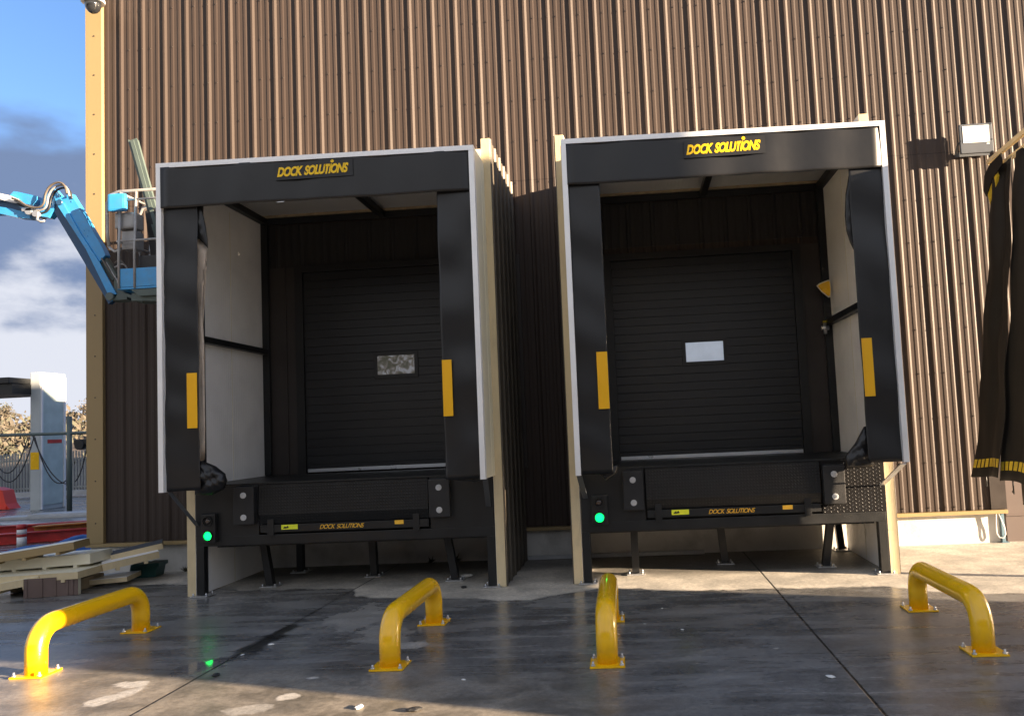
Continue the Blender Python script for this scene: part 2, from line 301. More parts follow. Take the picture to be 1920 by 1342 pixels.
# ------------------------------------------------------------------ mesh helpers
class MB:
    def __init__(s): s.bm = bmesh.new(); s.mi = 0
    def _tag(s, n0):
        s.bm.faces.ensure_lookup_table()
        for f in s.bm.faces[n0:]: f.material_index = s.mi
    def mat(s, i): s.mi = i; return s
    def box(s, x0, x1, y0, y1, z0, z1, bev=0, mx=None):
        n0 = len(s.bm.faces)
        r = bmesh.ops.create_cube(s.bm, size=1)['verts']
        for v in r: v.co = Vector(((x0+x1)/2+v.co.x*(x1-x0), (y0+y1)/2+v.co.y*(y1-y0), (z0+z1)/2+v.co.z*(z1-z0)))
        if mx is not None: bmesh.ops.transform(s.bm, matrix=mx, verts=r)
        s._tag(n0)
        if bev:
            es = list({e for v in r for e in v.link_edges}); bmesh.ops.bevel(s.bm, geom=es, offset=bev, segments=2, affect='EDGES', profile=.7)
            s._tag(n0)
        return s
    def bar(s, p, q, wd, ht, up=(0, 0, 1), bev=0):
        """rectangular bar from p to q"""
        p = Vector(p); q = Vector(q); a = (q-p).normalized(); u = Vector(up); sd = a.cross(u)
        if sd.length < 1e-4: sd = a.cross(Vector((0, 1, 0)))
        sd.normalize(); u = sd.cross(a).normalized(); L_ = (q-p).length
        mx = Matrix.Identity(4)
        for i in range(3): mx[i][0] = sd[i]; mx[i][1] = a[i]; mx[i][2] = u[i]; mx[i][3] = ((p+q)/2)[i]
        return s.box(-wd/2, wd/2, -L_/2, L_/2, -ht/2, ht/2, bev, mx)
    def tube(s, pts, r, seg=12, cap=True):
        pts = [Vector(p) for p in pts]; n0 = len(s.bm.faces); rings = []
        rr = r if isinstance(r, (list, tuple)) else [r]*len(pts)
        prev = None
        for i, p in enumerate(pts):
            t = (pts[min(i+1, len(pts)-1)]-pts[max(i-1, 0)]).normalized()
            if prev is None:
                a = t.orthogonal().normalized()
            else:
                a = prev - t*prev.dot(t); a = a.normalized() if a.length > 1e-5 else t.orthogonal().normalized()
            prev = a; b = t.cross(a)
            rings.append([s.bm.verts.new(p+(a*math.cos(2*math.pi*k/seg)+b*math.sin(2*math.pi*k/seg))*rr[i]) for k in range(seg)])
        for i in range(len(rings)-1):
            for k in range(seg): 
                f = s.bm.faces.new((rings[i][k], rings[i][(k+1) % seg], rings[i+1][(k+1) % seg], rings[i+1][k])); f.smooth = True
        if cap: s.bm.faces.new(rings[0][::-1]); s.bm.faces.new(rings[-1])
        s._tag(n0); return s
    def cyl(s, p, q, r, seg=20): return s.tube([p, q], r, seg)
    def prism(s, poly, axis, a, b):
        """closed outline in the plane normal to axis, extruded from a to b. poly gives the two other coordinates in x,y,z order"""
        n0 = len(s.bm.faces)
        def P(c, t):
            if axis == 'x': return (t, c[0], c[1])
            if axis == 'y': return (c[0], t, c[1])
            return (c[0], c[1], t)
        A = [s.bm.verts.new(P(c, a)) for c in poly]; B = [s.bm.verts.new(P(c, b)) for c in poly]; k = len(poly)
        s.bm.faces.new(A[::-1]); s.bm.faces.new(B)
        for i in range(k): s.bm.faces.new((A[i], A[(i+1) % k], B[(i+1) % k], B[i]))
        s._tag(n0); return s
    def grid(s, fn, nu, nv):
        n0 = len(s.bm.faces)
        V = [[s.bm.verts.new(fn(i/nu, j/nv)) for j in range(nv+1)] for i in range(nu+1)]
        for i in range(nu):
            for j in range(nv):
                f = s.bm.faces.new((V[i][j], V[i+1][j], V[i+1][j+1], V[i][j+1])); f.smooth = True
        s._tag(n0); return s
    def ball(s, c, r, sc_=(1, 1, 1), seg=16):
        n0 = len(s.bm.faces)
        v = bmesh.ops.create_uvsphere(s.bm, u_segments=seg, v_segments=seg//2, radius=r)['verts']
        for q in v: q.co = Vector((c[0]+q.co.x*sc_[0], c[1]+q.co.y*sc_[1], c[2]+q.co.z*sc_[2]))
        s._tag(n0)
        for f in s.bm.faces[n0:]: f.smooth = True
        return s
    def build(s, name, ms, parent=None, thick=0):
        bmesh.ops.recalc_face_normals(s.bm, faces=s.bm.faces)
        me = bpy.data.meshes.new(name); s.bm.to_mesh(me); s.bm.free()
        for q in (ms if isinstance(ms, (list, tuple)) else [ms]): me.materials.append(M[q])
        o = bpy.data.objects.new(name, me); col.objects.link(o)
        if parent is not None: o.parent = parent
        if thick:
            md = o.modifiers.new('thickness', 'SOLIDIFY'); md.thickness = thick; md.offset = 0
        return o
def tag(o, label=None, cat=None, group=None, kind=None):
    if label: o['label'] = label
    if cat: o['category'] = cat
    if group: o['group'] = group
    if kind: o['kind'] = kind
    return o
def empty(name, loc=(0, 0, 0), rz=0):
    o = bpy.data.objects.new(name, None); o.location = loc; o.rotation_euler = (0, 0, rz); o.empty_display_size = .2; col.objects.link(o); return o
def copy_tree(o, parent=None):
    c = o.copy(); col.objects.link(c); c.parent = parent
    for ch in list(o.children): copy_tree(ch, c)
    return c
def text(name, body, x0, x1, y, z, h, material, parent, shear=.25, bold=.012, depth=.002, dot=False, rot=0):
    """raised lettering facing -Y, stretched to x0..x1 and cap height h"""
    cu = bpy.data.curves.new('txt', 'FONT'); cu.body = body; cu.size = 1; cu.shear = shear; cu.offset = bold; cu.extrude = .01; cu.space_character = .86; cu.resolution_u = 4
    t = bpy.data.objects.new('txt', cu); col.objects.link(t); bpy.context.view_layer.update()
    me = bpy.data.meshes.new_from_object(t.evaluated_get(bpy.context.evaluated_depsgraph_get()))
    bpy.data.objects.remove(t); bpy.data.curves.remove(cu)
    xs = [v.co.x for v in me.vertices]; ys = [v.co.y for v in me.vertices]; a, b = min(xs), max(xs); c, d = min(ys), max(ys)
    for v in me.vertices:
        X = x0+(v.co.x-a)/(b-a)*(x1-x0); Z = (v.co.y-c)/(d-c)*h; v.co = Vector((X, -(v.co.z/.01)*depth, Z+(X-x0)*rot))
    me.materials.clear(); me.materials.append(M[material]); me.name = name
    if dot:
        bm = bmesh.new(); bm.from_mesh(me); xx = x0+(x1-x0)*dot
        c_ = bmesh.ops.create_circle(bm, cap_ends=True, radius=h*.17, segments=14)['verts']
        for v in c_: v.co = Vector((xx+v.co.x, -depth, h*1.28+v.co.y))
        bm.to_mesh(me); bm.free()
    o = bpy.data.objects.new(name, me); col.objects.link(o); o.parent = parent; o.location = (0, y, z); return o

# ------------------------------------------------------------------ ribbed sheet outline
PER = .3485
def ribs(a, b, c0):
    """outline (position, height) of a ribbed sheet from a to b; rib centres at c0 + k*PER"""
    shape = [(-.016, 0), (0, .021), (.028, .021), (.057, 0), (.102, 0), (.118, .006), (.152, .006), (.170, 0), (.216, 0), (.232, .006), (.264, .006), (.280, 0)]
    k = math.floor((a-c0)/PER)-1; P = []
    while c0+k*PER < b+PER:
        for x, h in shape: P.append((c0+k*PER+x, h))
        k += 1
    Q = []
    for i in range(len(P)-1):
        (x0, h0), (x1, h1) = P[i], P[i+1]
        if x1 <= a or x0 >= b: continue
        if x0 < a: h0 = h0+(h1-h0)*(a-x0)/(x1-x0); x0 = a
        if not Q: Q.append((x0, h0))
        if x1 > b: h1 = h0+(h1-h0)*(b-x0)/(x1-x0); x1 = b
        Q.append((x1, h1))
    return Q
C0 = -5.167

# ================================================================== SETTING
g = MB(); g.box(-400, 400, -300, 500, -1.5, 0); tag(g.build('ground', 'ground'), kind='structure')

# ---- warehouse
bld = empty('warehouse', (-8.1, 0, 0)); tag(bld, 'brown ribbed metal warehouse wall with tan corner flashing behind the loading pods', 'warehouse')
def wpart(mb, name, ms, parent=bld, **k):
    o = mb.build(name, ms, parent, **k); 
    if parent is bld: o.matrix_parent_inverse = Matrix.Translation(bld.location).inverted()
    return o
H = 10.2
XR = 5.02
mb = MB(); P = ribs(-7.87, XR, C0)
mb.prism([(x, -h) for x, h in P]+[(XR, .12), (-7.87, .12)], 'z', .455, H)
P = ribs(XR, 12, C0); mb.prism([(x, -h) for x, h in P]+[(12, .12), (XR, .12)], 'z', 1.2, H)
# fixing screws: small heads on the sheet, part of its surface
for k in range(-8, 32):
    for q, z0 in ((.012, 1.13), (.143, 1.13)):
        x = C0+k*PER+q
        if q < .1 and k % 3: continue
        if not (-7.8 < x < XR-.03): continue
        for j in range(-1, 13):
            z = z0+j*.62
            if .5 < z < 9.5: 
                y = -.021 if q < .1 else -.006
                mb.mat(1).cyl((x, y+.002, z), (x, y-.008, z), .010, 8)
mb.mat(0)
wpart(mb, 'cladding', ['brown', 'brown_edge'])
mb = MB(); mb.box(-8.1, 40, .12, 2.5, .0, H); mb.box(-8.1, 40, 2.5, 31, 0, 5.6)  # unseen depth and rear wing sized to set the column's shade line
wpart(mb, 'unseen_building_body', 'brown_edge')
mb = MB(); mb.box(-8.102, -7.868, -.062, .12, .455, H+.02, .004); mb.box(-8.125, -8.102, -.062, .3, .455, H+.02)
for j in range(16): mb.mat(1).cyl((-7.985, -.060, .75+j*.62), (-7.985, -.068, .75+j*.62), .011, 8)
mb.mat(0)
wpart(mb, 'corner_flashing', ['tan', 'brown_edge'])
mb = MB(); mb.box(-8.12, 4.97, .02, .118, 0, .40); wpart(mb, 'plinth', 'plinth')
mb = MB()
for a, b in ((-8.14, -6.02), (-6.016, -3.3), (-3.296, -.3), (-.296, 2.4), (2.404, 5.06)): mb.box(a, b, -.075, .118, .402, .450, .003)
wpart(mb, 'base_trim', 'tan')
mb = MB(); mb.box(XR-.005, XR+.05, -.03, .115, .455, 1.199); mb.box(4.86, XR-.006, -.031, -.004, .456, 1.21)
wpart(mb, 'end_flashing', 'brown_edge')
mb = MB(); mb.box(XR+.06, 9.0, .05, .115, 0.0, 1.19); mb.box(XR+.06, 9, .035, .049, .35, .37)
wpart(mb, 'third_door', 'mauve')['label'] = 'plain mauve brown door surface behind the hanging curtain'

def door(x0, x1, z0, z1, wx0, wx1, wz0, wz1, pane, handed):
    d = MB(); n = 24; hgt = (z1-z0)/n                       # insulated leaf pressed into narrow ribs
    prof = []
    for i in range(n):
        za = z0+i*hgt; zb = za+hgt; g_ = .006 if i % 4 else .009
        prof += [(-.060, za+.004), (-.060, zb-g_), (-.052, zb-g_+.002), (-.052, zb-.001)]
    d.prism([(y, z) for y, z in prof]+[(-.005, z1), (-.005, z0)], 'x', x0, x1)
    dd = wpart(d, 'door', 'door'); 
    f = MB(); t = .055
    f.box(wx0-t, wx1+t, -.078, -.061, wz1, wz1+t, .004); f.box(wx0-t, wx1+t, -.078, -.061, wz0-t, wz0, .004)
    f.box(wx0-t, wx0, -.078, -.061, wz0, wz1, .004); f.box(wx1, wx1+t, -.078, -.061, wz0, wz1, .004)
    f.build('window_frame', 'dframe', dd); 
    q = MB(); q.box(wx0, wx1, -.068, -.060, wz0, wz1, .003); q.build('window_pane', pane, dd)
    s = MB(); s.box(x0+.015, x1-.01, -.074, -.0605, z0+.012, z0+.058, .003); s.build('bottom_seal_strip', 'silver', dd)
    f = MB()
    for (a, b) in ((x0-.12, x0-.004), (x1+.004, x1+.12)): f.box(a, b, -.10, -.002, z0-.05, z1+.10, .004)
    f.box(x0-.12, x1+.12, -.105, -.001, z1+.004, z1+.10, .004)
    wpart(f, 'door_frame', 'dframe')
    f = MB(); f.box(x0-.62, x0-.13, -.048, -.002, 1.3, z1+.1); f.box(x0-.30, x0-.27, -.07, -.049, 1.3, z1+.1); wpart(f, 'door_surround', 'brown_edge')
    f = MB(); f.box(x1+.13, x1+.55, -.048, -.002, 1.3, z1+.1); wpart(f, 'door_surround', 'brown_edge')
door(-4.76, -2.08, 1.355, 4.30, -3.673, -3.124, 2.735, 3.010, 'pane1', 0)
door(-.20, 2.37, 1.335, 4.20, .806, 1.337, 2.695, 2.970, 'pane2', 0)

# ================================================================== LOADING PODS
def curtain(name, x0, x1, z0, z1, y, parent, amp, seed, vertical=False, cut=None):
    rnd = random.Random(seed); ph = [rnd.uniform(0, 6.28) for _ in range(6)]; fr = [rnd.uniform(.8, 1.3) for _ in range(6)]
    def fn(u, v):
        x = x0+(x1-x0)*u; z = z0+(z1-z0)*v
        if vertical: dy = amp*(math.sin(x*7.0*fr[0]+ph[0]+.5*math.sin(z*3))+.6*math.sin(x*13*fr[1]+ph[1]-z*2)+.3*math.sin(z*5+ph[2]))
        else: dy = amp*(math.sin(z*5.2*fr[0]+ph[0]+1.2*math.sin(x*4+ph[3]))+.55*math.sin(z*9.7*fr[1]+ph[1]+x*5*fr[2])+.4*math.sin(x*9+ph[2]+z*1.3))
        if cut: x, z = cut(x, z, u, v)
        return (x, y+dy, z)
    mb = MB(); mb.grid(fn, 34 if vertical else 14, 16 if vertical else 60); return mb.build(name, 'pvc', parent, thick=.005)
def lump(name, pts, y, material, parent, depth=.12, seed=1):
    """bunched cloth: closed outline given a rumpled pillow-like thickness"""
    rnd = random.Random(seed); n = len(pts); cx = sum(p[0] for p in pts)/n; cz = sum(p[1] for p in pts)/n; K = 7
    ph = [rnd.uniform(0, 6.28) for _ in range(4)]
    # densify outline
    O = []
    for i in range(n):
        a, b = pts[i], pts[(i+1) % n]
        for t in (0, .25, .5, .75): O.append((a[0]+(b[0]-a[0])*t, a[1]+(b[1]-a[1])*t))
    mb = MB()
    for sgn in (-1, 1):
        def fn(u, v):
            o = O[int(round(u*len(O))) % len(O)]; r = v
            x = cx+(o[0]-cx)*r; z = cz+(o[1]-cz)*r
            b = depth*math.sqrt(max(0, 1-r*r)); wr = .18*depth*(math.sin(x*38+z*21+ph[0])+math.sin(z*46-x*17+ph[1])+.7*math.sin(x*80+z*60+ph[2]))*(1-r**4)
            return (x, y+sgn*(b+wr), z)
        mb.grid(fn, len(O), K)
    bmesh.ops.remove_doubles(mb.bm, verts=mb.bm.verts, dist=.0005)
    return mb.build(name, material, parent)

A = -1.97; S = -2.57
def pod(name_label, X0, X1, sx0, sx1, sb, hL, hR, lip, bum, lampx, lampz, hdr, hx_top, second):
    """X0,X1 outer faces of side panels; sx0,sx1 shelter outline; lip x-range; bum bumper x-ranges"""
    T = empty('loading_pod', ((X0+X1)/2, A, 0)); tag(T, name_label, 'loading pod', 'pair of dock loading pods against the warehouse')
    inv = Matrix.Translation(T.location).inverted()
    def pt(mb, nm, ms, **k):
        o = mb.build(nm, ms, T, **k); o.matrix_parent_inverse = inv; return o
    # side panels: ribbed outside, white inside, raw beige edge to the front
    for s, xo, h in ((-1, X0, hL), (1, X1, hR)):
        mb = MB(); Q = ribs(A+.03, -.045, C0+.1); gz = .50 if (second and s > 0) else .004
        xi = xo-s*.108
        mb.mat(0).prism([(xo-s*.004+s*hh, y) for y, hh in Q]+[(xo-s*.02, Q[-1][0]), (xo-s*.02, Q[0][0])], 'z', gz, h)
        mb.mat(1).box(min(xo-s*.022, xi+s*.003), max(xo-s*.022, xi+s*.003), A, Q[-1][0], gz, h-.004)
        mb.mat(2).box(min(xi, xi+s*.0028), max(xi, xi+s*.0028), A+.004, Q[-1][0]-.01, gz+.002, h-.01)
        if gz > .1:
            Q2 = ribs(A+.03, -.11, C0+.1)
            mb.mat(0).prism([(xo-s*.004+s*hh, y) for y, hh in Q2]+[(xo-s*.02, Q2[-1][0]), (xo-s*.02, Q2[0][0])], 'z', .004, gz-.001)
            mb.mat(1).box(min(xo-s*.022, xi+s*.003), max(xo-s*.022, xi+s*.003), A, -.11, .004, gz-.001)
            mb.mat(2).box(min(xi, xi+s*.0028), max(xi, xi+s*.0028), A+.004, -.12, .006, gz-.001)
        mb.mat(1).box(min(xo, xo-s*.022), max(xo, xo-s*.022), A, A+.028, .004, h-.002)
        mb.mat(3)
        for yj in (-1.02,): mb.box(min(xi-s*.002, xi), max(xi-s*.002, xi)-.0002*s*0, yj-.006, yj+.006, .01, 5.0)
        pt(mb, 'side_panel', ['taupe', 'beige', 'white', 'cream'])
    XL, XRr = X0+.108, X1-.108
    # roof
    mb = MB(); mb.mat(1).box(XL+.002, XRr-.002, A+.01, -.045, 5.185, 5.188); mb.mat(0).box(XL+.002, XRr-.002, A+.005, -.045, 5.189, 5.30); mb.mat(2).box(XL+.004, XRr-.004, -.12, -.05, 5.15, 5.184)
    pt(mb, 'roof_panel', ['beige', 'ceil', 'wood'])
    mb = MB(); Qi = ribs(XL+.10, XRr-.10, C0); mb.prism([(x, -.030-h_*.8) for x, h_ in Qi]+[(XRr-.10, -.026), (XL+.10, -.026)], 'z', 4.40, 5.04); pt(mb, 'back_shade_sheet', 'shade_sheet')  # dark sheet added over the cladding to paint in shade above the door
    # black steel frame
    fr = MB(); xc = (XL+XRr)/2+ (0 if not second else .07)
    fr.box(xc-.045, xc+.045, A+.06, -.06, 5.06, 5.149, .006)
    for xx in (XL+.05, XRr-.05):
        s = 1 if xx < xc else -1
        fr.box(xx-.046, xx+.046, A+.06, -.11, 5.06, 5.148, .006)
        fr.box(xx-.046, xx+.046, A+.10, -.11, 3.11, 3.19, .006)
        fr.box(xx-.05, xx+.05, -.108, -.05, 1.345, 5.147, .006)
        fr.box(xx-.05, xx+.05, A+.002, A+.098, 1.345, 5.147, .006)
    fr.box(XL+.1, XRr-.1, -.10, -.052, 5.05, 5.146, .004)
    fr.box(XL+.1, XRr-.1, A+.0, A+.058, 5.0, 5.10, .004)
    fr.box(XL+.01, XRr-.01, A-.002, A+.088, .60, .715, .006)
    fr.box(XL+.01, XRr-.01, -1.48, -1.40, .52, .60, .004); fr.box(XL+.01, XRr-.01, -.2, -.12, .52, .60, .004)
    fr.box(XL+.02, XL+.1, -1.39, -.21, .52, .60); fr.box(XRr-.1, XRr-.02, -1.39, -.21, .52, .60)
    pt(fr, 'steel_frame', 'black')
    # legs
    def leg(p, q, wd=.09):
        mb = MB(); mb.bar(p, q, wd, wd, up=(0, 1, 0), bev=.006); o = pt(mb, 'leg', 'black')
        fp = MB(); fp.box(p[0]-.11, p[0]+.11, p[1]-.10, p[1]+.10, .004, .016, .002)
        for i, (dx, dy) in enumerate(((-.08, -.07), (.08, -.07), (.08, .07), (-.08, .07))): fp.cyl((p[0]+dx, p[1]+dy, .015), (p[0]+dx, p[1]+dy, .045), .011, 8)
        f = fp.build('foot_plate', 'steel', o); return o
    leg((XL+.055, A+.05, .02), (XL+.055, A+.05, .60), .096); leg((XRr-.055, A+.05, .02), (XRr-.055, A+.05, .60), .096)
    if not second:
        leg((-4.69, -1.44, .02), (-4.77, -1.44, .54)); leg((-3.50, -.96, .02), (-3.52, -.96, .54)); leg((-2.31, -1.44, .02), (-2.39, -1.44, .54)); leg((-4.72, -.45, .02), (-4.72, -.45, .54))
    else:
        leg((-.05, -1.44, .02), (-.05, -1.44, .54)); leg((1.10, -.92, .02), (1.06, -.92, .54)); leg((2.27, -1.37, .02), (2.34, -1.44, .54)); leg((2.76, -.20, .02), (2.72, -.20, .54))
    # platform and front plates
    mb = MB(); mb.box(XL+.005, XRr-.005, A+.004, -.055, 1.322, 1.342, .002); pt(mb, 'deck', 'black')
    la, lb = lip
    mb = MB(); mb.box(XL+.01, la-.012, A-.006, A+.006, .716, 1.320, .002); pt(mb, 'front_plate', 'black')
    mb = MB(); mb.box(lb+.012, XRr-.01, A-.006, A+.006, .716, 1.320, .002); o = pt(mb, 'front_plate', 'plateblack' if second else 'black')
    if second:
        o['label'] = 'checker plate front panel lit by the sun'
        # raised lozenges
        mb = MB()
        for i in range(0, 22):
            for j in range(0, 22):
                x = lb+.03+i*.036; z = .735+j*.044+(i % 2)*.022
                if x > XRr-.03 or z > 1.30: continue
                if bum[1][0]-.03 < x < bum[1][1]+.02 and z > .81: continue
                a = .75 if i % 2 else -.75
                dx, dz = math.cos(a)*.014, math.sin(a)*.014; nx, nz = -math.sin(a)*.0055, math.cos(a)*.0055
                P4 = [(x-dx, z-dz), (x+nx, z+nz), (x+dx, z+dz), (x-nx, z-nz)]
                v = [mb.bm.verts.new((px_, A-.0065, pz_)) for px_, pz_ in P4]; c_ = mb.bm.verts.new((x, A-.0115, z))
                for q in range(4): mb.bm.faces.new((v[q], v[(q+1) % 4], c_))
        pt(mb, 'tread_pattern', 'tread')
    # leveller lip hanging in the opening
    mb = MB(); mb.prism([(A-.03, 1.318), (A-.012, 1.318), (A-.03, .96), (A+.01, .845), (A-.002, .838), (A-.048, .955)], 'x', la+.006, lb-.006)
    pt(mb, 'leveller_lip', 'plate')
    mb = MB(); mb.box(la-.008, lb+.008, A+.25, A+.27, .60, 1.31); pt(mb, 'leveller_frame', 'black')
    mb = MB(); mb.box(la+.01, lb-.01, A-.02, A+.04, .742, .832, .004); mb.box(la+.10, la+.18, A-.03, A-.021, .70, .90, .003); mb.box(lb-.20, lb-.12, A-.03, A-.021, .70, .90, .003)
    mb.box(la+.005, lb-.005, A+.1, A+.18, .716, .74)
    cb = pt(mb, 'cross_bar', 'black')
    return T, pt, cb, inv

def bumper(pt, x0, x1, z0, z1):
    mb = MB(); mb.box(x0, x1, A-.11, A-.012, z0, z1, .010); mb.box(x0+.02, x1+.012, A-.011, A-.007, z0-.012, z1+.01)
    b = pt(mb, 'bumper', 'rubber'); xc = (x0+x1)/2
    for z in (z0+.085, z1-.10):
        q = MB(); q.tube([(xc, A-.108, z), (xc, A-.119, z)], .036, 20); q.tube([(xc, A-.118, z), (xc, A-.128, z)], .019, 6); q.build('bolt', 'boltgrey', b)
def signal(pt, x, z, bx0, bx1):
    mb = MB(); mb.box(bx0, bx1, A-.075, A-.008, z-.085, z+.26, .012); b = pt(mb, 'signal_light', 'black')
    q = MB(); q.tube([(x, A-.074, z), (x, A-.082, z), (x, A-.090, z)], [.052, .048, .028], 24); q.build('green_lens', 'green', b)
    q = MB(); q.tube([(x, A-.074, z+.175), (x, A-.084, z+.175), (x, A-.090, z+.175)], [.036, .032, .018], 24); q.build('unlit_lens', 'redlens', b)
    q = MB(); 
    for zz in (z, z+.175):
        q = MB(); q.tube([(x, A-.0745, zz), (x, A-.10, zz)], .056, 24, cap=False); q.build('lens_rim', 'black', b, thick=.004)

def shelter(pt, sx0, sx1, tops, sb, bL, bR, hz, ci0, ci1, logo, seeds, dark_left):
    zl, zr = tops
    w_ = .055
    # side and top boards
    for s, xo in ((-1, sx0), (1, sx1)):
        zt = zl if s < 0 else zr; bt = bL if s < 0 else bR
        x0, x1 = (xo, xo+.045) if s < 0 else (xo-.045, xo)
        mb = MB(); mb.box(x0, x1, S+.03, A-.003, sb, zt-.003); mb.box(x0+(.012 if s > 0 else -.004), x1+(.004 if s > 0 else -.012), A-.20, A-.19, sb, zt-.1)
        pt(mb, 'shelter_side_board', 'cream')
    mb = MB(); mb.prism([(sx0+.046, zl-.048), (sx1-.046, zr-.048), (sx1-.046, zr-.006), (sx0+.046, zl-.006)], 'y', S+.03, A-.02); mb.box(sx0+.03, sx1-.03, A-.03, A-.003, min(zl, zr)-.06, 5.29, .003); pt(mb, 'shelter_top_board', 'cream')
    mb = MB()
    mb.prism([(sx0-.004, sb-.004), (sx0+w_, sb-.004), (sx0+w_, zl-w_), (sx0-.004, zl-w_)], 'y', S-.060, S+.028)
    mb.prism([(sx1-w_, sb-.004), (sx1+.004, sb-.004), (sx1+.004, zr-w_), (sx1-w_, zr-w_)], 'y', S-.060, S+.028)
    mb.prism([(sx0-.004, zl-w_+.001), (sx1+.004, zr-w_+.001), (sx1+.004, zr+.002), (sx0-.004, zl+.002)], 'y', S-.062, S+.030)
    for i in range(6):
        for xx in (sx0+.025, sx1-.027): mb.cyl((xx, S-.058, 1.5+i*.62), (xx, S-.064, 1.5+i*.62), .006, 6)
    pt(mb, 'shelter_frame', 'alu')
    def fit(x, z, u, v): return (x, z+(v*(zr-zl)*(u) if True else 0))
    c1 = curtain('side_curtain', sx0+.05, ci0, sb+.002, 4.80, S-.006, None, .009, seeds[0]); c2 = curtain('side_curtain', ci1, sx1-.05, sb+.002, 4.80, S-.006, None, .009, seeds[1])
    def hc(x, z, u, v):
        sag = .004*math.sin(u*math.pi*3+seeds[2])*(1-v) 
        return x, z+(zr-zl)*(u-.0)*1.0*(.6+.4*v)+sag
    h = curtain('header_curtain', sx0+.052, sx1-.052, hz, zl-w_+.006, S-.048, None, .008, seeds[2], True, hc)
    for o in (c1, c2, h): o.parent = T_; o.matrix_parent_inverse = inv_
    # yellow bands
    for c, x, z in ((c1, ci0, 0), (c2, ci1, 1)):
        a, b = (x-.125, x-.005) if z == 0 else (x+.005, x+.115)
        q = MB(); q.box(a, b, S-.042, S-.036, 2.03, 2.665); q.build('yellow_band', 'yband', c)
    x0, x1, z = logo
    q = MB(); q.box(x0-.025, x1+.05, S-.0705, S-.069, z-.035, z+.165); pa = q.build('logo_patch', 'patch', h)
    text('lettering', 'DOCK  SOLUTIONS', x0, x1, S-.0715, z, .115, 'ylet', h, shear=.30, bold=.045, dot=.775, rot=.006)
    return c1, c2, h

# ---------------- pod one (left)
lip1 = (-4.565, -2.475); bum1 = ((-4.845, -4.590), (-2.455, -2.203))
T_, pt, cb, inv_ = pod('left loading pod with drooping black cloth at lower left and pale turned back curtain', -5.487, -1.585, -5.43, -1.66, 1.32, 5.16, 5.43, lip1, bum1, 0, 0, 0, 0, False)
for a in bum1: bumper(pt, a[0], a[1], .857, 1.305)
signal(pt, -5.182, .735, -5.27, -5.09)
c1, c2, h = shelter(pt, -5.435, -1.665, (5.150, 5.111), 1.315, 0, 0, 4.615, -4.975, -2.118, (-3.968, -3.120, 4.885), (3, 8, 5), True)
q = MB(); q.box(-4.293, -4.090, A-.0235, A-.0205, .772, .828); s = q.build('warning_sticker', 'ylabel', cb)
q = MB(); q.prism([(-4.275, .785), (-4.245, .812), (-4.235, .80), (-4.21, .815), (-4.20, .79), (-4.24, .783)], 'y', A-.0245, A-.0236); q.build('pictogram', 'patch', s)
text('lettering', 'DOCK  SOLUTIONS', -3.818, -3.271, A-.0215, .763, .052, 'olabel', cb, shear=.35, bold=.0)
q = MB(); q.box(-2.898, -2.790, A-.0235, A-.0205, .785, .832); q.build('small_sticker', 'olabel', cb)
# drooping black bag and turned back reverse of the left curtain
lump('bunched_cloth', [(-5.10, 1.62), (-5.02, 1.66), (-4.84, 1.58), (-4.73, 1.49), (-4.71, 1.40), (-4.75, 1.31), (-4.90, 1.25), (-5.10, 1.26)], S+.10, 'pvc', c1, .09, 4)
lump('turned_back_cloth', [(-5.06, 4.34), (-4.905, 4.16), (-4.94, 4.0), (-4.975, 3.85), (-4.985, 3.55), (-4.97, 3.3), (-4.955, 3.0), (-4.955, 2.5), (-4.955, 2.0), (-4.965, 1.66), (-5.10, 1.62), (-5.10, 3.0)], S+.085, 'reverse', c1, .022, 6)
lump('turned_back_flap', [(-5.06, 4.64), (-4.945, 4.64), (-4.90, 4.42), (-4.875, 4.25), (-4.873, 4.13), (-4.95, 4.22), (-5.06, 4.32)], S+.045, 'pvc', c1, .02, 9)
mb = MB(); mb.bar((-5.40, S+.10, 1.30), (-5.345, A-.02, .86), .05, .012, bev=.002); pt(mb, 'strut', 'dkgrey')
mb = MB(); mb.bar((-1.70, S+.12, 1.32), (-1.76, A-.02, .95), .06, .012, bev=.002); pt(mb, 'strut', 'dkgrey')
lump('hanging_cloth_edge', [(-2.10, 1.36), (-1.72, 1.38), (-1.72, 1.30), (-1.80, 1.27), (-1.9, 1.29), (-2.02, 1.30)], S+.09, 'pvc', c2, .03, 2)
mb = MB(); mb.tube([(-3.99, S-.045, 4.60), (-3.9, S-.05, 4.598)], .008, 8); o = mb.build('header_clip', 'steel', h)

# ---------------- pod two (right)
lip2 = (.110, 2.135); bum2 = ((-.150, .085), (2.150, 2.395))
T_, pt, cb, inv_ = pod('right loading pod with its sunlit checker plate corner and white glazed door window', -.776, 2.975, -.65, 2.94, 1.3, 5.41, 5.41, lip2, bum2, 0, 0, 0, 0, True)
for a in bum2: bumper(pt, a[0], a[1], .850, 1.298) if a[0] < 1 else bumper(pt, a[0], a[1], .832, 1.272)
signal(pt, -.440, .775, -.53, -.34)
c1, c2, h = shelter(pt, -.652, 2.944, (5.105, 5.065), 1.31, 0, 0, 4.575, -.240, 2.530, (.752, 1.578, 4.823), (11, 23, 9), False)
q = MB(); q.box(.402, .605, A-.0235, A-.0205, .768, .826); s = q.build('warning_sticker', 'ylabel', cb)
q = MB(); q.prism([(.42, .783), (.45, .810), (.46, .798), (.485, .813), (.495, .788), (.455, .781)], 'y', A-.0245, A-.0236); q.build('pictogram', 'patch', s)
text('lettering', 'DOCK  SOLUTIONS', .832, 1.371, A-.0215, .763, .052, 'olabel', cb, shear=.35, bold=.0)
q = MB(); q.box(1.685, 1.80, A-.0235, A-.0205, .782, .830); q.build('small_sticker', 'olabel', cb)
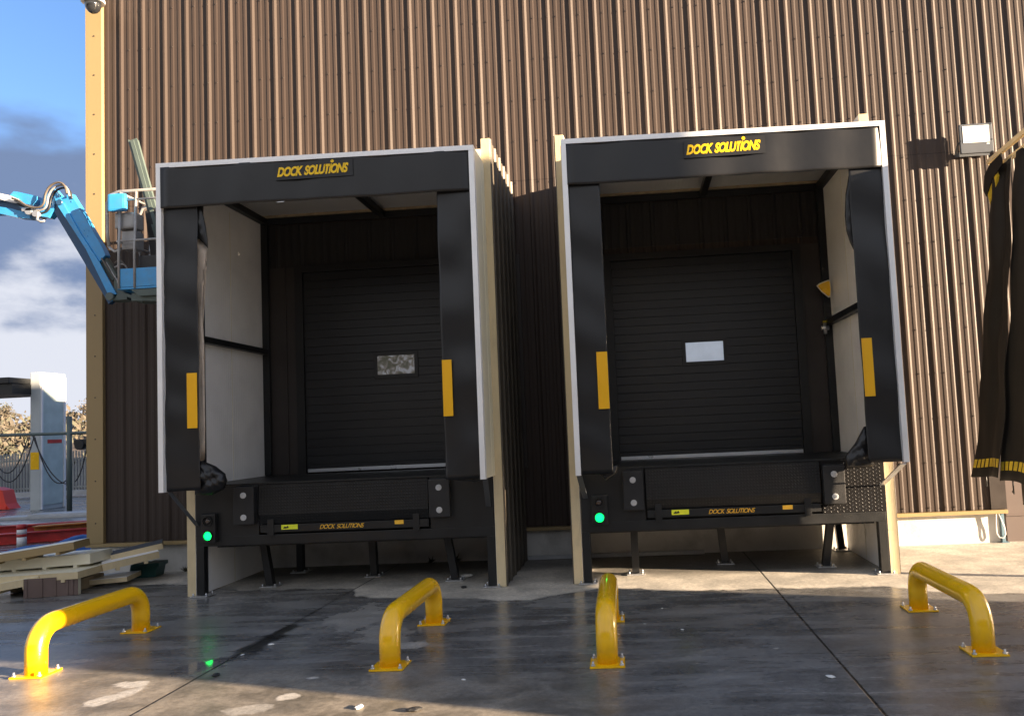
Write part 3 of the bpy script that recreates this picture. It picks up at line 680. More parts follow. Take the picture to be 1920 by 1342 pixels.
lump('turned_back_flap', [(2.60, 4.56), (2.545, 4.50), (2.50, 4.30), (2.475, 4.05), (2.480, 3.88), (2.51, 3.75), (2.57, 3.60), (2.62, 3.6)], S+.05, 'pvc', c2, .02, 3)
lump('bunched_cloth', [(2.60, 1.72), (2.53, 1.70), (2.42, 1.52), (2.30, 1.38), (2.31, 1.26), (2.45, 1.25), (2.62, 1.27)], S+.09, 'pvc', c2, .06, 5)
lump('hanging_cloth_edge', [(-.52, 1.36), (-.18, 1.40), (-.20, 1.31), (-.33, 1.235), (-.40, 1.30), (-.5, 1.31)], S+.09, 'pvc', c1, .035, 7)
mb = MB(); mb.bar((-.63, S+.10, 1.31), (-.60, A-.03, 1.0), .06, .012, bev=.002); pt(mb, 'strut', 'dkgrey')
mb = MB(); mb.bar((2.93, S+.10, 1.28), (2.83, A-.02, 1.02), .07, .012, bev=.002); pt(mb, 'strut', 'steel')

# things fixed inside the right pod
t = empty('warning_reflector', (2.75, -.27, 3.6)); tag(t, 'rounded triangular yellow reflector with pale border on black post inside right pod', 'reflector')
def tri(s): return [(-.105*s, .05*s), (-.06*s, .085*s), (.06*s, .125*s), (.085*s, .115*s), (.09*s, -.02*s), (.075*s, -.12*s), (.05*s, -.125*s), (-.04*s, -.04*s)]
mb = MB(); mb.prism(tri(1.0), 'y', -.01, .012); mb.build('border', 'cream', t)
mb = MB(); mb.prism(tri(.84), 'y', -.022, -.0105); mb.build('yellow_face', 'yellow', t)
mb = MB(); mb.box(.02, .09, .013, .17, -.02, .02); mb.build('mounting_arm', 'black', t)
t = empty('pipe_valve', (2.735, -.22, 3.07)); tag(t, 'small pale pipe valve fixed to the black post inside right pod', 'valve')
mb = MB(); mb.cyl((0, 0, -.09), (0, 0, .06), .025, 10); mb.cyl((-.05, -.01, -.01), (.05, -.01, -.01), .032, 10); mb.box(.0, .04, .0, .13, -.03, .0); mb.build('valve_body', 'steel', t)
mb = MB(); mb.cyl((0, -.02, .06), (0, -.02, .09), .035, 10); mb.build('hand_wheel', 'clearrail', t)

# ================================================================== WHEEL GUIDES
def wheel_guide():
    t = empty('wheel_guide', (0, 0, 0))
    r = .084; Lg = 1.42; zt = .47-r; br = .20
    pts = [(0, -Lg/2, .012)]
    for k in range(0, 9):
        a = math.pi/2*k/8; pts.append((0, -Lg/2+br-br*math.cos(a), zt-br+br*math.sin(a)))
    for k in range(8, -1, -1):
        a = math.pi/2*k/8; pts.append((0, Lg/2-br+br*math.cos(a), zt-br+br*math.sin(a)))
    pts.append((0, Lg/2, .012)); mb = MB(); mb.tube(pts, r, 28); mb.build('bent_pipe', 'yellow', t)
    for y in (-Lg/2, Lg/2):
        mb = MB(); mb.box(-.135, .135, y-.13, y+.13, .002, .016, .003); p = mb.build('base_plate', 'yellow', t)
        for dx in (-.11, .11):
            for dy in (-.105, .105): q = MB(); q.cyl((dx, y+dy, .014), (dx, y+dy, .050), .009, 8); q.tube([(dx, y+dy, .015), (dx, y+dy, .028)], .018, 6); q.build('anchor_bolt', 'steel', p)
    return t
wg = wheel_guide()
for i, (x, y0, y1, lab) in enumerate([(-5.035, -5.03, -3.60, 'leftmost bent yellow pipe wheel guide, its near foot catching the sun'),
        (-2.025, -5.10, -3.63, 'bent yellow pipe wheel guide in front of the right side of left pod'),
        (-.293, -5.16, -3.72, 'bent yellow pipe wheel guide seen end on in front of the right pod green signal'),
        (2.572, -5.12, -3.68, 'bent yellow pipe wheel guide rightmost, beside the right corner of the right pod')]):
    o = wg if i == 0 else copy_tree(wg)
    o.location = (x, (y0+y1)/2, 0); o.rotation_euler.z = (0, .0, .012, -.01)[i]; tag(o, lab, 'wheel guide', 'yellow pipe wheel guides on the yard')

# ================================================================== SMALL WALL FITTINGS
t = empty('security_camera', (-7.80, -.35, 8.62)); tag(t, 'white dome security camera high on the building corner', 'security camera')
mb = MB(); mb.tube([(0, 0, .30), (0, 0, .26), (0, 0, .12), (0, 0, -.04), (0, 0, -.07)], [.04, .10, .125, .165, .160], 28); mb.build('housing', 'wpl', t)
mb = MB(); mb.tube([(0, 0, -.071), (0, 0, -.12), (0, 0, -.17), (0, 0, -.215), (0, 0, -.24)], [.115, .112, .095, .06, .015], 24); mb.build('dome', 'dome', t)
mb = MB(); mb.tube([(0, 0, .28), (0, .0, .36), (0, .12, .42), (0, .30, .42)], .028, 12); mb.box(-.06, .06, .29, .312, .34, .50, .004); mb.build('bracket', 'wpl', t)
t = empty('flood_light', (4.985, -.17, 5.60)); tag(t, 'grey floodlight with white glass mounted on the wall right of the pods', 'floodlight')
mb = MB(); mb.box(-.225, .225, -.045, -.005, -.20, .215, .010)
for i in range(9): mb.box(-.17+i*.04, -.158+i*.04, -.0045, .018, -.15, .16)
for xx in (-.21, .21):
    for zz in (-.19, -.02, .2): mb.cyl((xx, -.044, zz), (xx, -.052, zz), .009, 8)
b = mb.build('housing', 'dkgrey', t)
mb = MB(); mb.box(-.185, .175, -.050, -.0455, -.055, .185, .002); mb.build('glass', 'floodglass', t)
mb = MB(); mb.box(.13, .17, -.0475, -.0453, -.085, -.072); mb.build('maker_mark', 'wpl', b)
mb = MB(); mb.bar((-.235, -.02, -.03), (-.235, .13, -.16), .03, .006); mb.bar((.235, -.02, -.03), (.235, .13, -.16), .03, .006); mb.box(-.238, .238, .128, .134, -.19, -.13); mb.build('bracket', 'dkgrey', t)

# blue pipe and white cable at the right end of the wall
mb = MB(); mb.box(4.975, 5.02, -.03, .03, .01, .40, .004); mb.box(4.96, 5.06, -.05, .06, .003, .012); tag(mb.build('wall_post', 'bluepipe'), 'short blue grey post standing at the right end of the plinth', 'post')
mb = MB(); mb.tube([(4.905, -.055, .402), (4.90, -.045, .25), (4.90, -.045, .13), (4.93, -.05, .075), (4.98, -.06, .07), (5.01, -.06, .12), (5.0, -.06, .22), (4.965, -.06, .32), (4.94, -.055, .402)], .007, 8)
tag(mb.build('cable_loop', 'wpl'), 'thin white cable looping down below the tan trim at wall end', 'cable')
# battens lying along the foot of the wall
for i, (a, b, lab) in enumerate(((-1.57, -.10, 'long grey batten lying against the plinth between the two pods'), (-.07, .91, 'shorter grey batten lying against the plinth under the right pod'))):
    mb = MB(); mb.box(a, b, -.10, -.05, .003, .055, .004); tag(mb.build('batten', 'batten'), lab, 'batten', 'battens at the foot of the wall')

# ================================================================== CURTAIN SHELTER ON THE RIGHT
t = empty('curtain_shelter', (5.0, -1.8, 0)); tag(t, 'old dock shelter at right edge with hanging grey black curtains and yellow squared hem', 'dock shelter')
inv = Matrix.Translation(t.location).inverted()
def cpt(mb, nm, ms, par=None, **k):
    o = mb.build(nm, ms, par or t, **k)
    if par is None: o.matrix_parent_inverse = inv
    return o
mb = MB(); mb.bar((4.86, -.78, 5.08), (4.82, -2.3, 5.12), .05, .06, bev=.004); mb.bar((4.93, -.78, 4.97), (4.89, -2.3, 4.99), .05, .05, bev=.004); mb.bar((4.84, -2.25, 4.93), (4.84, -3.9, 4.88), .04, .04)
mb.bar((4.84, -3.88, 4.88), (9.0, -3.88, 4.88), .06, .08); mb.bar((9.0, -3.88, 0), (9.0, -3.88, 4.84), .1, .1)
mb.bar((4.90, -.80, 5.05), (4.90, -.74, 4.62), .10, .02)
cpt(mb, 'top_rail', 'beige')
def sheet(ya, yb, xt, xb_, yta, seed, z0, zt, kink):
    rnd = random.Random(seed); ph = [rnd.uniform(0, 6.28) for _ in range(5)]
    def fn(u, v):
        z = z0+(zt-z0)*v; y = ya+(yb-ya)*u
        y2 = yta+(y-yta)*(1-.18*v); x = xb_+(xt-xb_)*v**.85
        fold = .030*math.sin(u*7+ph[0])+.012*math.sin(u*15+ph[1]+z*.6)
        return (x+fold*(.4+.9*v)+.012*math.sin(z*6+ph[2]+u*5), y2+.02*math.sin(z*3+ph[3]), z+.02*math.sin(u*4+ph[4])*(1-v))
    mb = MB(); mb.grid(fn, 40, 40); return mb, fn
for k, (ya, yb, xt, xb_, z0, zt) in enumerate(((-.90, -1.62, 4.86, 4.30, 1.0, 4.95), (-1.50, -2.28, 4.88, 4.36, .97, 4.97), (-2.80, -3.85, 4.84, 4.45, .95, 4.87))):  # third sheet is out of view, added to shade the right pod's front
    mb, fn = sheet(ya, yb, xt, xb_, ya, 5+k, z0, zt, 0); o = cpt(mb, 'curtain', 'pvc2', thick=.006)
    q = MB(); n = 8
    for i in range(n):
        u0_, u1_ = (i+.12)/n, (i+.82)/n; v0, v1 = .030, .056
        f4 = [fn(u0_, v0), fn(u1_, v0), fn(u1_, v1), fn(u0_, v1)]
        A_ = [q.bm.verts.new(Vector(p)+Vector((-.007, -.004, 0))) for p in f4]; B_ = [q.bm.verts.new(Vector(p)+Vector((-.0035, -.001, 0))) for p in f4]
        q.bm.faces.new(A_); q.bm.faces.new(B_[::-1])
        for e in range(4): q.bm.faces.new((A_[e], A_[(e+1) % 4], B_[(e+1) % 4], B_[e]))
    h_ = q.build('hem_squares', 'clearrail', o); h_.matrix_parent_inverse = Matrix.Identity(4)
mb = MB(); mb.prism([(-.88, 4.95), (-.80, 4.72), (-.92, 4.30), (-1.0, 4.55), (-1.12, 4.80), (-1.05, 4.95)], 'x', 4.80, 4.83); cpt(mb, 'corner_gusset', 'clearrail')
mb = MB(); mb.prism([(-.74, 4.72), (-.80, 4.90), (-.98, 5.0), (-1.3, 5.03), (-1.3, 4.88), (-1.02, 4.80), (-.80, 4.62)], 'x', 4.785, 4.80); cpt(mb, 'gathered_top', 'pvc2')
for yy, zz in ((-1.2, .93), (-1.9, .90)):
    mb = MB(); mb.tube([(4.33, yy, zz+.10), (4.33, yy, zz), (4.345, yy+.03, zz-.05), (4.35, yy+.07, zz-.03)], .009, 8); cpt(mb, 'hem_hook', 'black')
mb = MB(); mb.box(4.42, 4.48, -2.0, -1.9, .72, .98, .004); cpt(mb, 'hem_weight', 'black')

# ================================================================== BOOM LIFT (left, in front of the wall)
t = empty('boom_lift', (-7.0, -1, 4)); tag(t, 'blue boom lift arm with work basket raised beside the left pod', 'boom lift')
inv = Matrix.Translation(t.location).inverted()
def bpt(mb, nm, ms, par=None, **k):
    o = mb.build(nm, ms, par or t, **k)
    if par is None: o.matrix_parent_inverse = inv
    return o
Y = -1.0
mb = MB(); mb.prism([(-7.768, 5.325), (-7.625, 5.399), (-7.491, 5.176), (-7.357, 4.942), (-7.162, 4.60), (-7.12, 4.50), (-7.210, 4.405), (-7.476, 4.819)], 'y', Y-.08, Y+.03)
for x, z in ((-7.60, 5.28), (-7.43, 4.86), (-7.36, 4.85), (-7.38, 4.78)): mb.cyl((x, Y-.079, z), (x, Y-.086, z), .010, 6)
bpt(mb, 'jib_cover', 'blue')
mb = MB(); mb.prism([(-7.843, 5.361), (-7.791, 5.379), (-7.746, 5.318), (-7.462, 4.813), (-7.196, 4.400), (-6.945, 3.930), (-7.021, 3.845), (-7.388, 4.592), (-7.813, 5.257)], 'y', Y-.10, Y-.081)
bpt(mb, 'jib_arm', 'blue')
mb = MB(); mb.prism([(-7.881, 5.258), (-7.843, 5.270), (-7.417, 4.602), (-7.048, 3.853), (-7.093, 3.820), (-7.151, 3.931), (-7.888, 5.178)], 'y', Y-.06, Y+.02); mb.cyl((-7.76, Y-.12, 5.27), (-7.76, Y-.05, 5.27), .04, 12)
bpt(mb, 'jib_underside', 'dblue')
mb = MB(); mb.prism([(-7.24, 4.42), (-7.14, 4.48), (-6.98, 4.22), (-7.05, 4.14)], 'y', Y-.04, Y+.04); mb.cyl((-7.03, Y-.14, 3.91), (-7.03, Y+.05, 3.91), .055, 12); mb.box(-7.06, -6.80, Y-.1, Y+.1, 3.86, 3.94); mb.box(-7.0, -6.85, Y-.08, Y+.08, 3.94, 4.15)
bpt(mb, 'wrist_link', 'section')
mb = MB(); mb.prism([(-7.986, 5.471), (-7.896, 5.495), (-7.806, 5.393), (-7.851, 5.353), (-7.866, 5.178), (-7.956, 5.082), (-8.069, 5.103), (-8.092, 5.193), (-8.062, 5.308)], 'y', Y-.075, Y+.06); bpt(mb, 'knuckle', 'blue')
mb = MB(); mb.prism([(-13.0, 5.62), (-8.619, 5.450), (-8.483, 5.412), (-8.370, 5.360), (-8.392, 5.303), (-8.528, 5.334), (-8.619, 5.369), (-13.0, 5.54)], 'y', Y-.12, Y+.05); bpt(mb, 'main_boom', 'wpl')
mb = MB(); mb.prism([(-13, 5.53), (-8.677, 5.40), (-8.449, 5.330), (-8.327, 5.260), (-8.327, 5.201), (-8.677, 5.283), (-13, 5.45)], 'y', Y-.04, Y+.06); bpt(mb, 'boom_channel', 'dblue')
mb = MB(); mb.prism([(-8.516, 5.418), (-8.455, 5.480), (-8.387, 5.468), (-8.122, 5.392), (-8.115, 5.340), (-8.197, 5.273), (-8.379, 5.314), (-8.425, 5.361)], 'y', Y-.08, Y+.06); bpt(mb, 'boom_tip', 'blue')
mb = MB(); mb.prism([(-13, 5.40), (-8.652, 5.273), (-8.500, 5.241), (-8.348, 5.194), (-8.212, 5.127), (-8.212, 5.076), (-8.378, 5.101), (-8.651, 5.177), (-13, 5.33)], 'y', Y-.08, Y+.04); bpt(mb, 'boom_lower_tube', 'blue')
mb = MB(); mb.cyl((-8.20, Y-.13, 5.17), (-8.20, Y+.05, 5.17), .05, 12); mb.box(-8.30, -8.12, Y-.13, Y-.09, 5.17, 5.22, .01); mb.cyl((-8.10, Y-.13, 5.13), (-8.10, Y+.05, 5.13), .045, 12); mb.tube([(-8.09, Y-.10, 5.11), (-8.08, Y-.11, 5.04), (-8.03, Y-.11, 5.01), (-7.98, Y-.10, 5.03)], .016, 8); bpt(mb, 'pivot_pin', 'steel')
H1 = [(-8.42, 5.36), (-8.320, 5.319), (-8.207, 5.240), (-8.103, 5.204), (-8.006, 5.212), (-7.954, 5.267), (-7.932, 5.381), (-7.879, 5.479), (-7.790, 5.531), (-7.701, 5.525), (-7.644, 5.458), (-7.624, 5.37)]
def smooth(P, n=4):
    O = []
    for i in range(len(P)-1):
        p0, p1, p2, p3 = P[max(i-1, 0)], P[i], P[i+1], P[min(i+2, len(P)-1)]
        for k in range(n):
            t = k/n; O.append(tuple(.5*((2*b)+(-a+c)*t+(2*a-5*b+4*c-d)*t*t+(-a+3*b-3*c+d)*t**3) for a, b, c, d in zip(p0, p1, p2, p3)))
    O.append(P[-1]); return O
for q_ in range(3):
    mb = MB(); mb.tube(smooth([(x+.012*q_, Y-.15+.035*q_, z-.028*q_) for x, z in H1]), .015, 8); bpt(mb, 'hose', ('hose', 'greybar', 'hoseb')[q_])
for q_ in range(3):
    o_ = .03*q_; mb = MB(); mb.tube(smooth([(-7.16+o_, Y-.1, 4.45-o_), (-7.05+o_, Y-.13, 4.30-o_), (-6.95+o_*.5, Y-.13, 4.16-o_*.6), (-6.87, Y-.12, 4.07-o_), (-6.79+o_*.3, Y-.11, 4.10), (-6.775, Y-.1, 4.22), (-6.83, Y-.1, 4.34), (-6.906, Y-.09, 4.41-o_), (-6.98, Y-.09, 4.373-o_)]), .012, 8); bpt(mb, 'hose', ('hose', 'hoseb', 'greybar')[q_])
# basket
bx0, bx1, by0, by1, bz0, bz1 = -6.80, -5.60, -1.30, -.60, 3.98, 5.28
mb = MB(); mb.box(bx0, bx1, by0, by1, 3.96, 3.985); mb.box(bx0+.02, bx1, by0+.0, by0+.025, 3.99, 4.24, .004); mb.box(bx0, bx0+.02, by0+.03, by1, 3.99, 4.20)
bk = bpt(mb, 'basket_floor', 'blue')
mb = MB()
for y in (by0, by1):
    mb.tube([(bx0-.12, y, 4.55), (bx0-.14, y, 4.75), (bx0-.14, y, 5.15), (bx0-.08, y, 5.27), (bx0+.03, y, 5.30), (bx1, y, 5.30)], .020, 10)
    mb.tube([(bx0+.02, y, 4.62), (bx1, y, 4.62)], .016, 8); mb.tube([(bx0+.04, y, 5.18), (bx1, y, 5.18)], .014, 8)
    for x in (bx0+.02, bx0+.24, bx0+.75): mb.tube([(x, y, 3.97), (x+.0, y, 4.5), (x+.03, y, 5.29)], .018, 8)
for z in (4.62, 5.30): mb.tube([(bx0, by0, z), (bx0, by1, z)], .018, 8)
mb.tube([(bx0-.12, by0, 4.55), (bx0-.04, by0, 4.48), (bx0+.04, by0, 4.50)], .018, 8)
bpt(mb, 'basket_rail', 'greybar')
mb = MB(); mb.box(-6.90, -6.66, -1.36, -1.28, 5.02, 5.26, .03); bpt(mb, 'control_box', 'blue')
mb = MB(); mb.box(-6.86, -6.58, -1.27, -1.05, 4.80, 5.02, .03); mb.box(-6.80, -6.60, -1.22, -1.02, 4.52, 4.78, .03); bpt(mb, 'control_console', 'greybar')
mb = MB(); mb.bar((-6.64, -1.1, 3.86), (-5.6, -1.1, 3.80), .3, .10); mb.bar((-6.8, -1.2, 3.93), (-6.5, -1.2, 3.80), .04, .04); mb.prism([(-6.62, 3.95), (-5.6, 3.95), (-5.6, 3.86), (-6.5, 3.86)], 'y', -1.3, -.9); bpt(mb, 'basket_support', 'section')
mb = MB(); mb.box(-6.55, -6.0, -1.24, -.8, 4.0, 4.42, .02); mb.prism([(-6.60, 5.1), (-6.40, 5.15), (-6.3, 4.4), (-6.5, 4.3)], 'y', -1.0, -.8); bpt(mb, 'tool_pack', 'hoseb')
# folded metal section standing up out of the basket
mb = MB(); p0 = Vector((-6.79, -.97, 6.14)); p1 = Vector((-6.36, -1.0, 4.6))
mb.bar(p0, p1, .012, .13, up=(1, 0, 0)); mb.bar(p0+Vector((-.060, .02, 0)), p1+Vector((-.060, .02, 0)), .05, .010, up=(1, 0, 0)); mb.bar(p0+Vector((.058, .02, 0)), p1+Vector((.058, .02, 0)), .05, .010, up=(1, 0, 0))
mb.bar(p0+Vector((0, -.012, -.02)), p1+Vector((0, -.012, 0)), .012, .05, up=(1, 0, 0))
tag(mb.build('metal_section', 'section'), 'long grey green folded metal section leaning up out of the lift basket', 'metal section')

# ================================================================== OFFCUTS ON THE GROUND AT LEFT
def offcut(label, p, q, wdt, th, z0, z1, skin='white', roll=0, ribs_down=True, edge='beige', kinds='offcuts of wall panel heaped by the corner'):
    """sandwich panel offcut from p to q (x,y), thickness th, ends at heights z0,z1"""
    a = Vector((p[0], p[1], z0)); b = Vector((q[0], q[1], z1)); mb = MB()
    mb.mat(0).bar(a, b, wdt, th, bev=.0)
    d = (b-a).normalized(); up = Vector((0, 0, 1)); sd = d.cross(up).normalized(); up = sd.cross(d).normalized()
    o1 = up*(th/2+.003); mb.mat(1).bar(a+o1, b+o1, wdt+.004, .004)
    if ribs_down:
        n = max(2, int((b-a).length/PER))
        for i in range(n):
            c = a+(b-a)*((i+.5)/n)-up*(th/2+.018); mb.mat(0).bar(c-sd*wdt/2, c+sd*wdt/2, .05, .034)
    return tag(mb.build('panel_offcut', [edge, skin]), label, 'panel offcut', kinds)
offcut('curved topmost panel offcut with tan cut edge lying across the heap', (-8.6, -1.42), (-7.38, -1.20), .42, .095, .455, .600, 'cream', edge='tan')
offcut('white faced panel offcut just below the topmost one', (-9.3, -1.10), (-7.26, -.98), .50, .13, .33, .40, 'cream', edge='cream')
offcut('long cream panel offcut with ribbed underside in the middle of heap', (-9.5, -1.30), (-7.15, -1.18), .9, .085, .20, .255, 'cream')
offcut('dark skinned panel offcut at the back right of heap by the plinth', (-7.28, -.95), (-6.74, -.55), .55, .09, .27, .36, 'white')
offcut('grey topped panel offcut under the right end of heap', (-7.30, -.70), (-6.76, -.38), .5, .08, .355, .455, 'dkgrey')
offcut('lowest front panel offcut sloping down to the left edge', (-8.75, -1.62), (-7.63, -1.50), .35, .09, .00+.06, .22, 'cream')
offcut('flat pale offcut lying under the right end of heap', (-7.6, -.9), (-6.95, -.75), .5, .06, .06, .08, 'white', ribs_down=False)
mb = MB(); mb.mat(1).box(0, .64, -.004, .0, 0, .24); mb.mat(0).box(0.0, .64, .001, .07, 0, .238)
for x in (.02, .20, .36, .50, .56): mb.mat(1).box(x, x+.025, -.014, -.0045, .002, .238)
o = mb.build('panel_offcut', ['cream', 'offbrown']); o.location = (-7.78, -1.72, .004); o.rotation_euler = (0, 0, R(12)); tag(o, 'short brown ribbed panel offcut standing on its edge in front of heap', 'panel offcut', 'offcuts of wall panel heaped by the corner')
for i, (x0_, x1_, lab) in enumerate(((-9.4, -9.2, 'rough timber bearer under the left end of heap'), (-8.3, -8.2, 'rough timber bearer under the middle of panel heap'), (-7.45, -7.35, 'rough timber bearer under the right end of heap'))):
    mb = MB(); mb.box(x0_, x1_, -1.3, -.8, .004, .15, .004); tag(mb.build('timber_bearer', 'wood'), lab, 'timber', 'timber bearers under the heap')
# green box
mb = MB(); mb.prism([(-.20, .004), (.16, .004), (.20, .20), (.03, .205), (.01, .19), (-.12, .205), (-.17, .19)], 'y', -.14, .14)
mb.box(.14, .22, -.15, .15, .15, .20, .004)
o = mb.build('plastic_tub', 'greenbox'); o.location = (-7.02, -.33, 0); o.rotation_euler.z = R(8); tag(o, 'dark green plastic tub on the ground against the plinth', 'tub')
def weed(x, y, s, lab):
    mb = MB()
    for i in range(26):
        a = random.uniform(0, 6.28); e = random.uniform(.3, 1.2); L_ = s*random.uniform(.5, 1); p = Vector((x, y, .004)); q = p+Vector((math.cos(a)*math.cos(e), math.sin(a)*math.cos(e), math.sin(e)))*L_
        sd = Vector((-math.sin(a), math.cos(a), 0))*s*.10; v = [mb.bm.verts.new(c) for c in (p, (p+q)/2+sd, q, (p+q)/2-sd)]; mb.bm.faces.new(v)
    tag(mb.build('weed', 'leafg'), lab, 'weed', 'weeds at the foot of the wall')
weed(-6.62, -.06, .12, 'small weed at the plinth just right of the green tub')
weed(-2.62, -.06, .15, 'small weed at the plinth behind the right rear leg of left pod')
weed(-2.98, -.05, .12, 'small weed at the plinth behind the middle leg of left pod')

# ================================================================== YARD BEHIND THE CORNER
def ibeam(name, p, q, h_, b_, m_, label, cat, group=None):
    p = Vector(p); q = Vector(q); mb = MB(); z = Vector((0, 0, 1))
    mb.bar(p+z*(h_-.012), q+z*(h_-.012), b_, .022); mb.bar(p+z*.014, q+z*.014, b_, .022); mb.bar(p+z*h_/2, q+z*h_/2, .02, h_-.05)
    return tag(mb.build(name, m_), label, cat, group)
ibeam('steel_beam', (-15.6, 4.2, .01), (-10.2, 6.0, .01), .30, .20, 'red', 'long dark red steel beam lying behind the building corner', 'steel beam', 'painted steel beams lying in the yard')
ibeam('steel_beam', (-14.4, 3.4, .01), (-10.0, 5.2, .01), .22, .18, 'red', 'second dark red steel beam lying nearer the white striped post', 'steel beam', 'painted steel beams lying in the yard')
ibeam('steel_beam', (-12.5, 4.5, .02), (-10.0, 5.3, .06), .30, .26, 'orange', 'rusty orange steel beam end lying beside the building corner', 'steel beam', 'painted steel beams lying in the yard')
ibeam('steel_beam', (-12.3, 5.9, .22), (-9.6, 6.3, .26), .18, .16, 'orange', 'thin rusty orange beam on top against the building corner', 'steel beam', 'painted steel beams lying in the yard')
ibeam('steel_beam', (-17.5, 7.0, .01), (-13.2, 6.2, .01), .20, .20, 'locker', 'grey steel beam lying at the far left edge', 'steel beam', 'painted steel beams lying in the yard')
def crumple(u, v):
    x = -12.0+u*3.4; y = 2.2+v*1.6; r = math.sin(math.pi*u)*math.sin(math.pi*v)
    return (x+.3*v, y+.25*u, .004+ r*(.17+.06*math.sin(x*6+y*3)+.04*math.sin(x*13-y*9)))
mb = MB(); mb.grid(crumple, 40, 20); tag(mb.build('plastic_sheet', 'tarp', thick=.006), 'crumpled bright blue sheet behind the panel heap', 'sheet')
t = empty('marker_post', (-12.30, 3.9, 0)); tag(t, 'short white post with red bands and red cap standing by blue sheet', 'marker post')
mb = MB(); mb.cyl((0, 0, .004), (0, 0, .17), .085, 16); mb.cyl((0, 0, .225), (0, 0, .32), .085, 16); mb.build('post', 'wpl', t)
mb = MB(); mb.cyl((0, 0, .17), (0, 0, .225), .087, 16); mb.tube([(0, 0, .32), (0, 0, .40), (0, 0, .42)], [.09, .09, .06], 16); mb.build('red_band', 'red', t)

# tall cabinet / column with canopy
t = empty('service_column', (-19.3, 13, 0)); tag(t, 'tall pale grey cabinet column with glazed front carrying a dark canopy', 'cabinet column')
inv = Matrix.Translation(t.location).inverted()
def lpt(mb, nm, ms, par=None):
    o = mb.build(nm, ms, par or t)
    if par is None: o.matrix_parent_inverse = inv
    return o
mb = MB(); mb.box(-19.30, -18.97, 13.0, 14.15, .0, 4.42, .02); cab = lpt(mb, 'cabinet', 'locker')
mb = MB(); mb.box(-18.968, -18.95, 13.10, 14.02, .15, 4.18, .005); dr = lpt(mb, 'door_panel', 'section'); dr.data.materials[0] = M['glaze']
mb = MB(); mb.box(-18.968, -18.93, 13.02, 14.12, 4.19, 4.30); mb.box(-18.968, -18.93, 13.02, 13.09, .02, 4.185); mb.box(-18.968, -18.93, 14.03, 14.12, .02, 4.185); mb.build('trim', 'wpl', dr)
mb = MB(); mb.box(-18.949, -18.944, 13.3, 13.95, 2.12, 2.24); mb.build('red_strip', 'red', dr)
mb = MB(); mb.box(-19.28, -19.0, 12.985, 12.999, 1.30, 1.85); lpt(mb, 'yellow_notice', 'clearrail'); bpy.data.objects['yellow_notice'].data.materials[0] = M['yellow']
mb = MB(); mb.box(-27, -19.27, 12.2, 14.0, 3.70, 4.02); mb.box(-27, -19.30, 12.1, 14.05, 4.03, 4.22, .02); lpt(mb, 'canopy', 'black')

# guard rail with hoses
t = empty('guard_rail', (-17.2, 12, 0)); tag(t, 'grey pipe rail carrying loops of hose in front of cabinet column', 'guard rail')
inv2 = Matrix.Translation(t.location).inverted()
def gpt(mb, nm, ms):
    o = mb.build(nm, ms, t); o.matrix_parent_inverse = inv2; return o
mb = MB(); mb.tube([(-26, 12, 2.52), (-17.2, 12, 2.38), (-13, 12.5, 2.32)], .05, 10); gpt(mb, 'top_rail', 'section')
for x in (-17.25, -23.5): mb = MB(); mb.cyl((x, 12, 0), (x, 12, 2.9 if x > -20 else 2.5), .075, 12); gpt(mb, 'rail_post', 'section')
def hang(xa, xb, za, zb, sag, y, nm='hose'):
    mb = MB(); pts = [(xa+(xb-xa)*i/14, y, za+(zb-za)*i/14-sag*4*(i/14)*(1-i/14)) for i in range(15)]; mb.tube(pts, .018, 6); gpt(mb, nm, 'hoseb')
for a in ((-19.9, -18.3, 2.3, 2.35, 1.35, 11.9), (-19.8, -18.5, 2.3, 2.3, 1.05, 11.88), (-18.35, -17.3, 2.35, .85, .3, 11.9), (-18.3, -17.3, 2.3, .95, .55, 11.92), (-21.2, -19.9, 1.3, 2.35, .45, 11.9), (-16.6, -17.0, 2.0, .9, .2, 11.9)): hang(*a)
mb = MB(); mb.box(-17.05, -16.45, 11.9, 12.1, 2.02, 2.18, .02); mb.cyl((-16.85, 11.85, 2.0), (-16.85, 12.1, 2.0), .14, 14); gpt(mb, 'hose_reel', 'black')

# fence, bank, concrete upstand
t = empty('palisade_fence', (-24, 20, 0)); tag(t, 'low grey palisade fence along the far side of yard', 'fence')
invf = Matrix.Translation(t.location).inverted()
mb = MB()
for i in range(96): x = -31+i*.125; mb.prism([(x, 20.0), (x+.035, 19.975), (x+.07, 20.0), (x+.07, 20.006), (x, 20.006)], 'z', .05, 1.82+.02*(i % 3))
o = mb.build('slats', 'fence', t); o.matrix_parent_inverse = invf
for z in (.35, 1.5): mb = MB(); mb.box(-31, -19, 20.008, 20.05, z, z+.06); o = mb.build('fence_rail', 'fence', t); o.matrix_parent_inverse = invf
mb = MB(); mb.bar((-60, 19.4, .17), (-8.5, 19.4, .17), .18, .20); tag(mb.build('kerb', 'batten'), kind='structure')
mb = MB()
def bank(u, v):
    x = -150+u*170; y = 21+v*50; return (x, y, -.2+3.4*min(1, v*2.6)+.35*math.sin(x*.35)+.25*math.sin(x*.9+y*.4))
mb.grid(bank, 120, 24); tag(mb.build('hill', 'bank'), kind='structure')
t = empty('water_barrier', (-21.6, 14, .02)); tag(t, 'bright red plastic road barrier standing at the left edge', 'road barrier')
mb = MB(); mb.prism([(-.25, .0), (1.0, 0), (.86, .18), (.74, .62), (.40, .72), (-.25, .72)], 'y', -.25, .25); o = mb.build('barrier_body', 'redpl', t)
mb = MB(); mb.box(-.1, .9, -.29, -.251, .0, .10); mb.build('foot', 'redpl', t)
